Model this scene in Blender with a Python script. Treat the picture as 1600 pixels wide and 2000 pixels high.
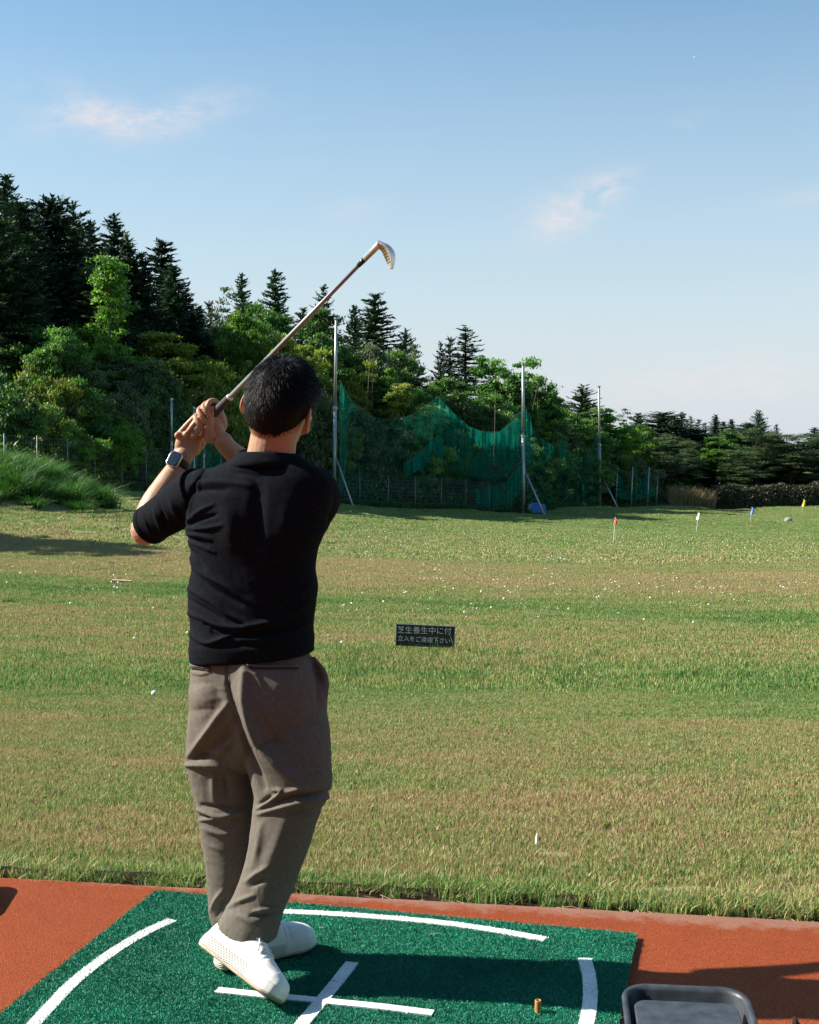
import bpy, bmesh, math, random
import numpy as np
from mathutils import Vector, Matrix

for o in list(bpy.data.objects):
    bpy.data.objects.remove(o)
SC = bpy.context.scene
COL = SC.collection
R = math.radians

# ---------------------------------------------------------------- camera, sky, sun, exposure
CAM_H, F_PX, PITCH = 1.47, 2600.0, math.atan(165 / 2600.0)
cam_d = bpy.data.cameras.new("camera")
cam = bpy.data.objects.new("camera", cam_d)
COL.objects.link(cam)
cam.location = (0, 0, CAM_H)
cam.rotation_euler = (math.pi / 2 - PITCH, 0, 0)
cam_d.sensor_fit = 'VERTICAL'
cam_d.sensor_height = 36.0
cam_d.lens = 36.0 * F_PX / 2000.0
cam_d.clip_start, cam_d.clip_end = 0.05, 3000
SC.camera = cam

SUN_DIR = Vector((0.765, -0.082, -0.585)).normalized()      # direction the light travels
to_sun = -SUN_DIR
world = bpy.data.worlds.new("World")
SC.world = world
world.use_nodes = True
wn, wl = world.node_tree.nodes, world.node_tree.links
wn.clear()
w_out = wn.new('ShaderNodeOutputWorld')
w_bg = wn.new('ShaderNodeBackground')
w_bg.inputs['Strength'].default_value = 0.074
sky = wn.new('ShaderNodeTexSky')
sky.sky_type = 'NISHITA'
sky.sun_disc = False
sky.sun_elevation = math.asin(to_sun.z)
sky.sun_rotation = math.atan2(to_sun.x, to_sun.y)
sky.altitude = 300
sky.air_density = 1.0
sky.dust_density = 0.6
sky.ozone_density = 2.2
# thin high clouds: a few wisps drifting over the whole sky dome
tc = wn.new('ShaderNodeTexCoord')
def wmath(op, a, b=None, c=None):
    n = wn.new('ShaderNodeMath'); n.operation = op
    for i, v in enumerate((a, b, c)):
        if v is None: continue
        if hasattr(v, 'links'): wl.new(v, n.inputs[i])
        else: n.inputs[i].default_value = v
    return n.outputs[0]
def cloud_dir(px, py):
    u, t = (px - 800) / F_PX, (1000 - py) / F_PX
    return Vector((u, math.cos(PITCH) + t * math.sin(PITCH), -math.sin(PITCH) + t * math.cos(PITCH))).normalized()
wnoise = wn.new('ShaderNodeTexNoise')
wnoise.inputs['Scale'].default_value = 26.0
wnoise.inputs['Detail'].default_value = 9.0
wnoise.inputs['Roughness'].default_value = 0.70
wnoise.inputs['Distortion'].default_value = 0.35
wmap = wn.new('ShaderNodeMapping')
wmap.inputs['Scale'].default_value = (1, 1, 2.3)
wl.new(tc.outputs['Generated'], wmap.inputs['Vector'])
wl.new(wmap.outputs[0], wnoise.inputs['Vector'])
cloud = None
for (px, py, wx, wy, tilt, amt) in [(165, 205, 0.034, 0.0150, -0.35, 0.42), (240, 238, 0.040, 0.0110, -0.05, 0.50), (350, 222, 0.038, 0.0100, 0.36, 0.46), (440, 205, 0.03, 0.010, 0.1, 0.18), (110, 245, 0.03, 0.010, 0.3, 0.2),
                                    (1095, 420, 0.030, 0.0170, 0.35, 0.52), (1150, 392, 0.030, 0.0130, 0.60, 0.50), (1185, 364, 0.018, 0.008, 0.30, 0.40),
                                    (690, 410, 0.022, 0.008, 0.1, 0.22), (1570, 385, 0.05, 0.008, 0.1, 0.2), (1345, 235, 0.02, 0.007, 0.2, 0.10),
                                    (1480, 745, 0.16, 0.018, 0.05, 0.42), (2300, 500, 0.2, 0.03, 0.2, 0.4), (-900, 300, 0.2, 0.03, 0.2, 0.4)]:
    c = cloud_dir(px, py)
    ex = Vector((c.y, -c.x, 0)).normalized(); ez = ex.cross(c).normalized()
    a = ex * math.cos(tilt) + ez * math.sin(tilt); b = -ex * math.sin(tilt) + ez * math.cos(tilt)
    sub = wn.new('ShaderNodeVectorMath'); sub.operation = 'SUBTRACT'
    wl.new(tc.outputs['Generated'], sub.inputs[0]); sub.inputs[1].default_value = c
    outs = []
    for ax, sc in ((a, wx), (b, wy)):
        d = wn.new('ShaderNodeVectorMath'); d.operation = 'DOT_PRODUCT'
        wl.new(sub.outputs[0], d.inputs[0]); d.inputs[1].default_value = ax / sc
        outs.append(wmath('MULTIPLY', d.outputs['Value'], d.outputs['Value']))
    r2 = wmath('ADD', outs[0], outs[1])
    g = wmath('MULTIPLY', wmath('POWER', 2.718, wmath('MULTIPLY', r2, -1.0)), amt)
    cloud = g if cloud is None else wmath('ADD', cloud, g)
shape = wmath('MULTIPLY', wmath('MAXIMUM', wmath('SUBTRACT', wnoise.outputs['Fac'], 0.33), 0.0), 3.4)
cl = wmath('MINIMUM', wmath('MULTIPLY', cloud, shape), 0.85)
wmix = wn.new('ShaderNodeMixRGB')
wl.new(cl, wmix.inputs['Fac'])
hsv = wn.new('ShaderNodeHueSaturation')
hsv.inputs['Saturation'].default_value = 1.12
hsv.inputs['Value'].default_value = 1.0
wl.new(sky.outputs[0], hsv.inputs['Color'])
# moist air: the sky pales evenly towards the horizon all round
tint = wn.new('ShaderNodeVectorMath'); tint.operation = 'MULTIPLY'; tint.inputs[1].default_value = (0.84, 1.06, 1.00)
wl.new(hsv.outputs[0], tint.inputs[0])
wsep = wn.new('ShaderNodeSeparateXYZ'); wl.new(tc.outputs['Generated'], wsep.inputs[0])
pr = wn.new('ShaderNodeValToRGB'); pe = pr.color_ramp.elements
pe[0].position = 0.0; pe[0].color = (.95, .95, .95, 1); pe[1].position = 1.0; pe[1].color = (0, 0, 0, 1)
for p_, v_ in ((.05, .84), (.17, .46), (.30, .14), (.45, .02)):
    q_ = pe.new(p_); q_.color = (v_, v_, v_, 1)
wl.new(wsep.outputs['Z'], pr.inputs['Fac'])
pale = wn.new('ShaderNodeMixRGB'); wl.new(pr.outputs['Color'], pale.inputs['Fac'])
wl.new(tint.outputs[0], pale.inputs['Color1']); pale.inputs['Color2'].default_value = (4.35, 4.70, 5.15, 1)
wl.new(pale.outputs[0], wmix.inputs['Color1'])
wmix.inputs['Color2'].default_value = (5.4, 5.05, 5.15, 1)
wl.new(wmix.outputs[0], w_bg.inputs['Color'])
wl.new(w_bg.outputs[0], w_out.inputs['Surface'])

sun_d = bpy.data.lights.new("sun", 'SUN')
sun_d.energy = 5.0
sun_d.angle = R(0.53)
sun_d.color = (1.0, 0.93, 0.82)
sun = bpy.data.objects.new("sun", sun_d)
COL.objects.link(sun)
sun.rotation_euler = SUN_DIR.to_track_quat('-Z', 'Y').to_euler()

SC.view_settings.view_transform = 'Standard'
SC.view_settings.look = 'None'
SC.view_settings.gamma = 1.0
SC.view_settings.use_curve_mapping = False
SC.view_settings.exposure = 1.1
SC.render.engine = 'CYCLES'
SC.cycles.max_bounces = 8
SC.cycles.transparent_max_bounces = 16

# ---------------------------------------------------------------- helpers
rng = np.random.default_rng(7)
random.seed(7)
CP, SP = math.cos(PITCH), math.sin(PITCH)

def W(px, py, Y):
    """world point seen at a photograph pixel, at distance Y"""
    u, t = (px - 800) / F_PX, (1000 - py) / F_PX
    s = Y / (CP + t * SP)
    return np.array([u * s, Y, CAM_H + (-SP + t * CP) * s])

def G(px, py, z):
    """world point seen at a photograph pixel, at height z"""
    u, t = (px - 800) / F_PX, (1000 - py) / F_PX
    s = (z - CAM_H) / (-SP + t * CP)
    return np.array([u * s, (CP + t * SP) * s, z])

def to_px(P):
    d = np.asarray(P, float) - np.array([0, 0, CAM_H])
    w = d[..., 1] * CP - d[..., 2] * SP
    v = d[..., 1] * SP + d[..., 2] * CP
    return 800 + F_PX * d[..., 0] / w, 1000 - F_PX * v / w

def _hash(ix, iy, iz, seed):
    n = (ix * 374761393 + iy * 668265263 + iz * 2147483647 + seed * 974634777) & 0xFFFFFFFF
    n = ((n ^ (n >> 13)) * 1274126177) & 0xFFFFFFFF
    return ((n ^ (n >> 16)) & 0xFFFF) / 65535.0
def vnoise(P, seed=0):
    P = np.asarray(P, float)
    i = np.floor(P).astype(np.int64); f = P - i
    f = f * f * (3 - 2 * f)
    out = 0
    for dx in (0, 1):
        for dy in (0, 1):
            for dz in (0, 1):
                h = _hash(i[..., 0] + dx, i[..., 1] + dy, i[..., 2] + dz, seed)
                wgt = (f[..., 0] if dx else 1 - f[..., 0]) * (f[..., 1] if dy else 1 - f[..., 1]) * (f[..., 2] if dz else 1 - f[..., 2])
                out = out + h * wgt
    return out * 2 - 1
def fbm(P, seed=0, octs=4):
    out, a, s = 0, 0.5, 1.0
    for k in range(octs):
        out = out + a * vnoise(np.asarray(P) * s, seed + k); a *= 0.5; s *= 2.03
    return out

def mesh_from(name, verts, faces, smooth=False, tone=None):
    me = bpy.data.meshes.new(name)
    verts = np.asarray(verts, np.float32).reshape(-1, 3)
    if isinstance(faces, np.ndarray):
        n, k = faces.shape
        me.vertices.add(len(verts)); me.vertices.foreach_set('co', verts.ravel())
        me.loops.add(n * k); me.loops.foreach_set('vertex_index', faces.astype(np.int32).ravel())
        me.polygons.add(n); me.polygons.foreach_set('loop_start', np.arange(0, n * k, k, dtype=np.int32))
        me.polygons.foreach_set('loop_total', np.full(n, k, np.int32))
        me.update(calc_edges=True)
    else:
        me.from_pydata(verts.tolist(), [], faces)
        me.update()
    if smooth: me.shade_smooth()
    if tone is not None:
        at = me.attributes.new('tone', 'FLOAT', 'POINT')
        at.data.foreach_set('value', np.asarray(tone, np.float32))
    return me

class MB:
    """collects simple shapes, in world metres, into one mesh"""
    def __init__(s): s.v, s.f, s.n = [], [], 0
    def add(s, verts, faces):
        verts = np.asarray(verts, float).reshape(-1, 3)
        s.f += [tuple(i + s.n for i in f) for f in faces]
        s.v.append(verts); s.n += len(verts)
        return s
    def box(s, c, size, rot=None):
        x, y, z = [v / 2 for v in size]
        V = np.array([[a * x, b * y, d * z] for a in (-1, 1) for b in (-1, 1) for d in (-1, 1)])
        if rot is not None: V = V @ np.array(rot).T
        return s.add(V + np.array(c), [(0, 1, 3, 2), (4, 6, 7, 5), (0, 4, 5, 1), (2, 3, 7, 6), (0, 2, 6, 4), (1, 5, 7, 3)])
    def tube(s, pts, radii, n=10, cap=True):
        pts = np.asarray(pts, float)
        if np.isscalar(radii): radii = [radii] * len(pts)
        rings = []
        ref = None
        for i, p in enumerate(pts):
            t = pts[min(i + 1, len(pts) - 1)] - pts[max(i - 1, 0)]
            t = t / (np.linalg.norm(t) + 1e-9)
            if ref is None:
                ref = np.array([0, 0, 1.0]) if abs(t[2]) < 0.9 else np.array([1.0, 0, 0])
            u = ref - t * ref.dot(t); u /= np.linalg.norm(u); ref = u
            v = np.cross(t, u)
            a = np.linspace(0, 2 * math.pi, n, endpoint=False)
            rings.append(p + radii[i] * (np.cos(a)[:, None] * u + np.sin(a)[:, None] * v))
        return s.rings(rings, cap)
    def rings(s, rings, cap=True, flip=False):
        n, m = len(rings[0]), len(rings)
        F = []
        for i in range(m - 1):
            for j in range(n):
                k = (j + 1) % n
                F.append((i * n + j, i * n + k, (i + 1) * n + k, (i + 1) * n + j))
        if cap:
            F.append(tuple(reversed(range(n)))); F.append(tuple((m - 1) * n + j for j in range(n)))
        if flip: F = [tuple(reversed(f)) for f in F]
        return s.add(np.concatenate(rings), F)
    def ellipsoid(s, c, semi, rot=None, nu=24, nv=16):
        rings = []
        for i in range(1, nv):
            th = math.pi * i / nv
            a = np.linspace(0, 2 * math.pi, nu, endpoint=False)
            V = np.stack([semi[0] * math.sin(th) * np.cos(a), semi[1] * math.sin(th) * np.sin(a), np.full(nu, -semi[2] * math.cos(th))], 1)
            if rot is not None: V = V @ np.array(rot).T
            rings.append(V + np.array(c))
        return s.rings(rings, True)
    def mesh(s, name, loc=(0, 0, 0), smooth=False):
        V = np.concatenate(s.v) - np.array(loc)
        return mesh_from(name, V, s.f, smooth)

LOC = {}
def thing(name, label, cat, loc=(0, 0, 0), rotz=0.0, group=None):
    o = bpy.data.objects.new(name, None); COL.objects.link(o)
    o.empty_display_size = 0.1
    o.location = loc; o.rotation_euler = (0, 0, rotz)
    o['label'] = label; o['category'] = cat
    if group: o['group'] = group
    LOC[o.name] = np.array(loc, float)
    return o
def tag(o, label, cat, group=None):
    o['label'] = label; o['category'] = cat
    if group: o['group'] = group
    return o
def link(name, me, m=None, parent=None, kind=None, loc=(0, 0, 0)):
    o = bpy.data.objects.new(name, me); COL.objects.link(o)
    if m is not None and len(me.materials) == 0: me.materials.append(m)
    o.location = loc
    if parent is not None: o.parent = parent
    if kind: o['kind'] = kind
    return o
def part(name, mb, m, root, parent=None, smooth=False, label=None, kind=None):
    """mb holds world-space geometry; root is the (unrotated) thing's Empty"""
    o = link(name, mb.mesh(name, LOC[root.name], smooth), m, parent or root, kind)
    if label: o['label'] = label
    return o

def catmull(P, k):
    P = np.asarray(P, float)
    out = []
    n = len(P)
    for i in range(n - 1):
        p0, p1, p2, p3 = P[max(i - 1, 0)], P[i], P[i + 1], P[min(i + 2, n - 1)]
        for j in range(k):
            t = j / k
            out.append(0.5 * ((2 * p1) + (-p0 + p2) * t + (2 * p0 - 5 * p1 + 4 * p2 - p3) * t * t + (-p0 + 3 * p1 - 3 * p2 + p3) * t ** 3))
    out.append(P[-1])
    return np.array(out)

# ---------------------------------------------------------------- materials
def new_mat(name):
    m = bpy.data.materials.new(name); m.use_nodes = True
    nt = m.node_tree
    return m, nt.nodes, nt.links, nt.nodes['Principled BSDF']
def pmat(name, col, rough=0.6, var=0.12, scale=30.0, bump=0.0, bscale=200.0, metal=0.0, spec=0.5, sss=0.0, sheen=0.0, detail=4.0, coat=0.0):
    m, N, L, b = new_mat(name)
    b.inputs['Roughness'].default_value = rough
    b.inputs['Metallic'].default_value = metal
    b.inputs['Specular IOR Level'].default_value = spec
    b.inputs['Coat Weight'].default_value = coat
    if sss:
        b.inputs['Subsurface Weight'].default_value = sss
        b.inputs['Subsurface Radius'].default_value = (1.0, 0.35, 0.2)
        b.inputs['Subsurface Scale'].default_value = 0.012
    if sheen:
        b.inputs['Sheen Weight'].default_value = sheen
        b.inputs['Sheen Roughness'].default_value = 0.5
    t = N.new('ShaderNodeTexCoord')
    nz = N.new('ShaderNodeTexNoise'); nz.inputs['Scale'].default_value = scale; nz.inputs['Detail'].default_value = detail
    L.new(t.outputs['Object'], nz.inputs['Vector'])
    mp = N.new('ShaderNodeMapRange'); mp.inputs['From Min'].default_value = 0.3; mp.inputs['From Max'].default_value = 0.7
    mp.inputs['To Min'].default_value = 1 - var; mp.inputs['To Max'].default_value = 1 + var
    L.new(nz.outputs['Fac'], mp.inputs['Value'])
    mx = N.new('ShaderNodeVectorMath'); mx.operation = 'SCALE'
    mx.inputs[0].default_value = col[:3]
    L.new(mp.outputs[0], mx.inputs['Scale'])
    L.new(mx.outputs[0], b.inputs['Base Color'])
    if bump:
        nb = N.new('ShaderNodeTexNoise'); nb.inputs['Scale'].default_value = bscale; nb.inputs['Detail'].default_value = 3
        L.new(t.outputs['Object'], nb.inputs['Vector'])
        bp = N.new('ShaderNodeBump'); bp.inputs['Strength'].default_value = bump; bp.inputs['Distance'].default_value = 0.002
        L.new(nb.outputs['Fac'], bp.inputs['Height']); L.new(bp.outputs[0], b.inputs['Normal'])
    return m

def leaf_mat(name, cols, trans=0.35, rough=0.55, objvar=0.25):
    """cols: three leaf colours, picked leaf by leaf through the mesh's tone attribute"""
    m, N, L, b = new_mat(name)
    at = N.new('ShaderNodeAttribute'); at.attribute_name = 'tone'
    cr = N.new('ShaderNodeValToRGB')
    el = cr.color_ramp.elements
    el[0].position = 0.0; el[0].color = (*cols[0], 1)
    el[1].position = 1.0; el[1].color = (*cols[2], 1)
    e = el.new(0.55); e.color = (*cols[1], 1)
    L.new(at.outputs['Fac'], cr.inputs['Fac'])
    oi = N.new('ShaderNodeObjectInfo')
    mp = N.new('ShaderNodeMapRange'); mp.inputs['To Min'].default_value = 1 - objvar; mp.inputs['To Max'].default_value = 1 + objvar
    L.new(oi.outputs['Random'], mp.inputs['Value'])
    mx = N.new('ShaderNodeVectorMath'); mx.operation = 'SCALE'
    L.new(cr.outputs['Color'], mx.inputs[0]); L.new(mp.outputs[0], mx.inputs['Scale'])
    L.new(mx.outputs[0], b.inputs['Base Color'])
    b.inputs['Roughness'].default_value = rough
    b.inputs['Specular IOR Level'].default_value = 0.5
    tr = N.new('ShaderNodeBsdfTranslucent')
    sc2 = N.new('ShaderNodeVectorMath'); sc2.operation = 'MULTIPLY'; sc2.inputs[1].default_value = (1.3, 1.5, 0.6)
    L.new(mx.outputs[0], sc2.inputs[0]); L.new(sc2.outputs[0], tr.inputs['Color'])
    ms = N.new('ShaderNodeMixShader'); ms.inputs['Fac'].default_value = trans
    L.new(b.outputs[0], ms.inputs[1]); L.new(tr.outputs[0], ms.inputs[2])
    L.new(ms.outputs[0], N['Material Output'].inputs['Surface'])
    return m

# ---------------------------------------------------------------- terrain
ZT = np.array([[-50, 0], [4, 0], [6, -.17], [8, -.40], [10.5, -.67], [14, -.965], [22, -1.45], [30, -1.95], [40, -2.55], [60, -3.70], [80, -4.70],
               [100, -5.45], [130, -6.3], [200, -7.5], [400, -10.0], [1500, -24]])
_zy = np.linspace(-50, 1500, 6201)
_zz = np.interp(_zy, ZT[:, 0], ZT[:, 1])
_k = np.ones(9) / 9
_zz2 = np.convolve(np.pad(_zz, 4, mode='edge'), _k, mode='valid')
def zbase(Y): return np.interp(Y, _zy, _zz2)
# line of the boundary fence, left to right
FENCE = np.array([[-30.0, 12.0], [-21, 34], [-15.4, 50], [-11.1, 62], [-4.2, 75], [7.7, 90], [15.6, 108], [24.0, 122], [32, 127.0], [48, 128], [120, 128]])
FZ = np.array([1.5, 0.4, -.62, -1.45, -2.86, -4.45, -5.15, -5.75, -6.1, -6.2, -6.2])
_seg = np.linalg.norm(np.diff(FENCE, axis=0), axis=1)
_cum = np.concatenate([[0], np.cumsum(_seg)])
def fence_pt(s):
    return np.array([np.interp(s, _cum, FENCE[:, 0]), np.interp(s, _cum, FENCE[:, 1])])
def fence_dist(X, Y):
    """signed distance to the fence line (positive on the range side) and the run along it"""
    X, Y = np.asarray(X, float), np.asarray(Y, float)
    best = np.full(X.shape, 1e9); run = np.zeros(X.shape); sgn = np.ones(X.shape)
    for i in range(len(FENCE) - 1):
        a, d = FENCE[i], FENCE[i + 1] - FENCE[i]
        L2 = d.dot(d)
        t = np.clip(((X - a[0]) * d[0] + (Y - a[1]) * d[1]) / L2, 0, 1)
        qx, qy = a[0] + t * d[0], a[1] + t * d[1]
        dist = np.hypot(X - qx, Y - qy)
        cr = d[0] * (Y - a[1]) - d[1] * (X - a[0])
        u = dist < best
        best = np.where(u, dist, best); run = np.where(u, _cum[i] + t * math.sqrt(L2), run)
        sgn = np.where(u, np.where(cr > 0, -1.0, 1.0), sgn)
    return best * sgn, run
def edge_y(X): return 4.066 - 0.152 * X          # front edge of the turf
HILL = np.array([.30, .30, .26, .22, .18, .16, .10, .06, .03, .02, .02])
def zterr(X, Y):
    X, Y = np.asarray(X, float), np.asarray(Y, float)
    d, run = fence_dist(X, Y)
    fz = np.interp(run, _cum, FZ)
    fx, fy = np.interp(run, _cum, FENCE[:, 0]), np.interp(run, _cum, FENCE[:, 1])
    zb = zbase(Y)
    rise = fz - zbase(fy)
    front = zb + rise * np.exp(-np.maximum(d, 0) / 11.0) * np.clip((Y - 9) / 15, 0, 1)
    slope = np.interp(run, _cum, HILL)
    back = fz + slope * np.minimum(-d, 60)
    z = np.where(d > 0, front, back)
    # low bank with long grass at the left
    z = z + 0.95 * np.exp(-(((X + 12.9) / 2.3) ** 2 + ((Y - 43.5) / 3.4) ** 2)) * (1 + .25 * vnoise(np.stack([X * .8, Y * .8, X * 0], -1), 3))
    und = vnoise(np.stack([X * .10, Y * .07, X * 0], -1), 11) * 0.16 + vnoise(np.stack([X * .35, Y * .2, X * 0], -1), 12) * 0.05
    z = z + und * np.clip((Y - 8) / 25, 0, 1) * (1 + 1.1 * np.clip((Y - 40) / 30, 0, 1))
    return z
def on_ground(px, py, y0=4.4, y1=200.0):
    """where the view ray through a photograph pixel meets the terrain"""
    Ys = np.geomspace(y0, y1, 1500)
    P = np.array([W(px, py, y) for y in Ys])
    below = P[:, 2] <= zterr(P[:, 0], P[:, 1])
    i = int(np.argmax(below)) if below.any() else len(Ys) - 1
    return P[i]
# ---------------------------------------------------------------- turf colour, shared by soil sheet and blades
BANDS = [(4.2, .45), (4.8, .52), (5.3, .66), (6.4, .58), (7.4, .54), (8.3, .56), (9.2, .28), (10.6, .16), (12.0, .24), (13.0, .52), (15.0, .62), (17.0, .48), (18.0, .12), (19.0, .12),
         (20.5, .22), (22.5, .60), (24.5, .84), (28.5, .80), (30.5, .50), (37.0, .52), (48, .44), (56, .30), (75, .26), (105, .24), (130, .28)]
GREEN, BROWN, STRAW = (0.070, 0.135, 0.024), (0.150, 0.098, 0.044), (0.205, 0.180, 0.062)
def turf_nodes(m, blades):
    """green share of the turf from world position: growth bands along the range, broken up by noise"""
    N, L, b = m.node_tree.nodes, m.node_tree.links, m.node_tree.nodes['Principled BSDF']
    def math_(op, a, c=None):
        n = N.new('ShaderNodeMath'); n.operation = op
        for i, v in enumerate((a, c)):
            if v is None: continue
            if hasattr(v, 'links'): L.new(v, n.inputs[i])
            else: n.inputs[i].default_value = v
        return n.outputs[0]
    geo = N.new('ShaderNodeNewGeometry')
    sep = N.new('ShaderNodeSeparateXYZ'); L.new(geo.outputs['Position'], sep.inputs[0])
    def noise(scale, detail, vec=None, rough=0.55):
        n = N.new('ShaderNodeTexNoise'); n.inputs['Scale'].default_value = scale; n.inputs['Detail'].default_value = detail
        n.inputs['Roughness'].default_value = rough
        L.new(vec or geo.outputs['Position'], n.inputs['Vector']); return n.outputs['Fac']
    mp = N.new('ShaderNodeMapping'); mp.inputs['Scale'].default_value = (0.35, 1.0, 0.0)
    L.new(geo.outputs['Position'], mp.inputs['Vector'])
    wob = noise(0.30, 4, mp.outputs[0])
    tilt = math_('ADD', math_('MULTIPLY', sep.outputs['X'], 0.011), 1.0)
    yy = math_('MULTIPLY', math_('MULTIPLY', sep.outputs['Y'], tilt), math_('ADD', math_('MULTIPLY', math_('SUBTRACT', wob, 0.5), 0.52), 1.0))
    u = math_('DIVIDE', math_('SUBTRACT', math_('LOGARITHM', math_('MAXIMUM', yy, 4.0), math.e), 1.38), 3.55)
    cr = N.new('ShaderNodeValToRGB'); el = cr.color_ramp.elements
    pts = [((math.log(y) - 1.38) / 3.55, v) for y, v in BANDS]
    el[0].position = max(0, pts[0][0]); el[0].color = (pts[0][1],) * 3 + (1,)
    el[1].position = min(1, pts[-1][0]); el[1].color = (pts[-1][1],) * 3 + (1,)
    for p, v in pts[1:-1]:
        e = el.new(p); e.color = (v, v, v, 1)
    L.new(u, cr.inputs['Fac'])
    patch = noise(1.4, 5, mp.outputs[0], 0.65)
    patch2 = noise(0.16, 3)
    br = math_('ADD', cr.outputs['Color'], math_('ADD', math_('MULTIPLY', math_('SUBTRACT', patch, 0.5), 1.85), math_('MULTIPLY', math_('SUBTRACT', patch2, 0.5), 0.5)))
    rp = N.new('ShaderNodeValToRGB'); e = rp.color_ramp.elements
    if blades:
        at = N.new('ShaderNodeAttribute'); at.attribute_name = 'tone'
        val = math_('ADD', math_('MULTIPLY', math_('SUBTRACT', br, 0.5), 0.55), at.outputs['Fac'])
        e[0].position = 0.10; e[0].color = (0.100, 0.200, 0.055, 1)
        e[1].position = 1.0; e[1].color = (0.50, 0.34, 0.22, 1)
        for p, c in ((.40, (0.160, 0.320, 0.075)), (.56, (0.37, 0.375, 0.125)), (.70, (0.53, 0.455, 0.220)), (.84, (0.36, 0.215, 0.120))):
            q = e.new(p); q.color = (*c, 1)
    else:
        fine = noise(22.0, 6, None, 0.7)
        val = math_('ADD', br, math_('MULTIPLY', math_('SUBTRACT', fine, 0.5), 0.75))
        e[0].position = 0.05; e[0].color = (0.105, 0.205, 0.060, 1)
        e[1].position = 0.98; e[1].color = (0.21, 0.140, 0.072, 1)
        for p, c in ((.30, (0.135, 0.225, 0.062)), (.52, (0.235, 0.25, 0.096)), (.68, (0.30, 0.262, 0.128)), (.82, (0.24, 0.172, 0.096))):
            q = e.new(p); q.color = (*c, 1)
    L.new(val, rp.inputs['Fac'])
    return rp.outputs['Color'], noise, math_

M_field, N_, L_, b_ = new_mat("field_turf")
colr, noise_, math__ = turf_nodes(M_field, False)
L_.new(colr, b_.inputs['Base Color'])
b_.inputs['Roughness'].default_value = 0.9
b_.inputs['Specular IOR Level'].default_value = 0.1
bp = N_.new('ShaderNodeBump'); bp.inputs['Strength'].default_value = 0.9; bp.inputs['Distance'].default_value = 0.06
hh = math__('ADD', noise_(9.0, 6, None, 0.75), math__('MULTIPLY', noise_(60.0, 3, None, 0.7), 0.4))
L_.new(hh, bp.inputs['Height']); L_.new(bp.outputs[0], b_.inputs['Normal'])

M_blade, N_, L_, b_ = new_mat("grass_blades")
colr, noise_, math__ = turf_nodes(M_blade, True)
L_.new(colr, b_.inputs['Base Color'])
b_.inputs['Roughness'].default_value = 0.5
b_.inputs['Specular IOR Level'].default_value = 0.35
trn = N_.new('ShaderNodeBsdfTranslucent'); L_.new(colr, trn.inputs['Color'])
mixs = N_.new('ShaderNodeMixShader'); mixs.inputs['Fac'].default_value = 0.3
L_.new(b_.outputs[0], mixs.inputs[1]); L_.new(trn.outputs[0], mixs.inputs[2])
L_.new(mixs.outputs[0], N_['Material Output'].inputs['Surface'])

M_hill = pmat("forest_floor", (0.035, 0.042, 0.016), 0.95, 0.4, 1.2, spec=0.1, detail=8)
M_soil = pmat("dark_soil", (0.026, 0.018, 0.012), 0.95, 0.5, 40, 0.8, 120, spec=0.1)

# field sheet: near part starts at the edge of the red deck, far part runs to the horizon
def grid_sheet(xs_fn, Ys, nx):
    rows = []
    for Y in Ys:
        x0, x1 = xs_fn(Y)
        t = np.linspace(-1, 1, nx); X = (x1 - x0) / 2 * (.42 * t + .58 * t ** 3)
        rows.append(np.stack([X, np.full(nx, Y), zterr(X, np.full(nx, Y))], 1))
    V = np.concatenate(rows)
    i = np.arange(len(Ys) - 1)[:, None] * nx + np.arange(nx - 1)[None, :]
    F = np.stack([i, i + 1, i + 1 + nx, i + nx], -1).reshape(-1, 4)
    return V, F
Ys = np.concatenate([np.linspace(0, 1, 40) ** 1.0 * 3 + 4.0, np.geomspace(7.05, 140, 300)])
V, F = grid_sheet(lambda Y: (-26 - Y * .45, 26 + Y * .45), Ys, 340)
near = V[:, 1] < 7
k = np.clip((7 - V[:, 1]) / 3.0, 0, 1)
V[:, 1] = V[:, 1] + k * (edge_y(np.clip(V[:, 0], -9, 9)) + 0.035 - 4.0)
lip = np.clip((V[:, 1] - edge_y(V[:, 0]) - 0.035) / 0.05, 0, 1)
V[:, 2] = zterr(V[:, 0], V[:, 1]) - 0.035 * (1 - lip) * near + 0.012 * near * lip
d, _ = fence_dist(V[:, 0], V[:, 1])
me = mesh_from("grass_field", V, F, True)
me.materials.append(M_field); me.materials.append(M_hill)
fm = (d[F].mean(1) < 0.6).astype(np.int32)
me.polygons.foreach_set('material_index', fm)
field = link("grass_field", me, kind="structure")

# ground beyond, out to the horizon
mb = MB()
ring_in = [(-80, 138), (80, 138)]
X = np.linspace(-900, 900, 60); Yf = np.geomspace(139.0, 1400, 30)
V = np.array([[x * min(1, (y / 200)) if y < 200 else x, y, float(zbase(np.array(y))) - .05] for y in Yf for x in X])
i = np.arange(len(Yf) - 1)[:, None] * 60 + np.arange(59)[None, :]
link("ground", mesh_from("ground", V, np.stack([i, i + 1, i + 61, i + 60], -1).reshape(-1, 4), True), M_hill, kind="structure")

xg = np.linspace(-70, 70, 30); yg = np.linspace(-70, 3.95, 30)
V = np.array([[x, y, -.12] for y in yg for x in xg]); i = np.arange(29)[:, None] * 30 + np.arange(29)[None, :]
link("ground", mesh_from("ground_behind", V, np.stack([i, i + 1, i + 31, i + 30], -1).reshape(-1, 4), True), M_hill, kind="structure")
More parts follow.
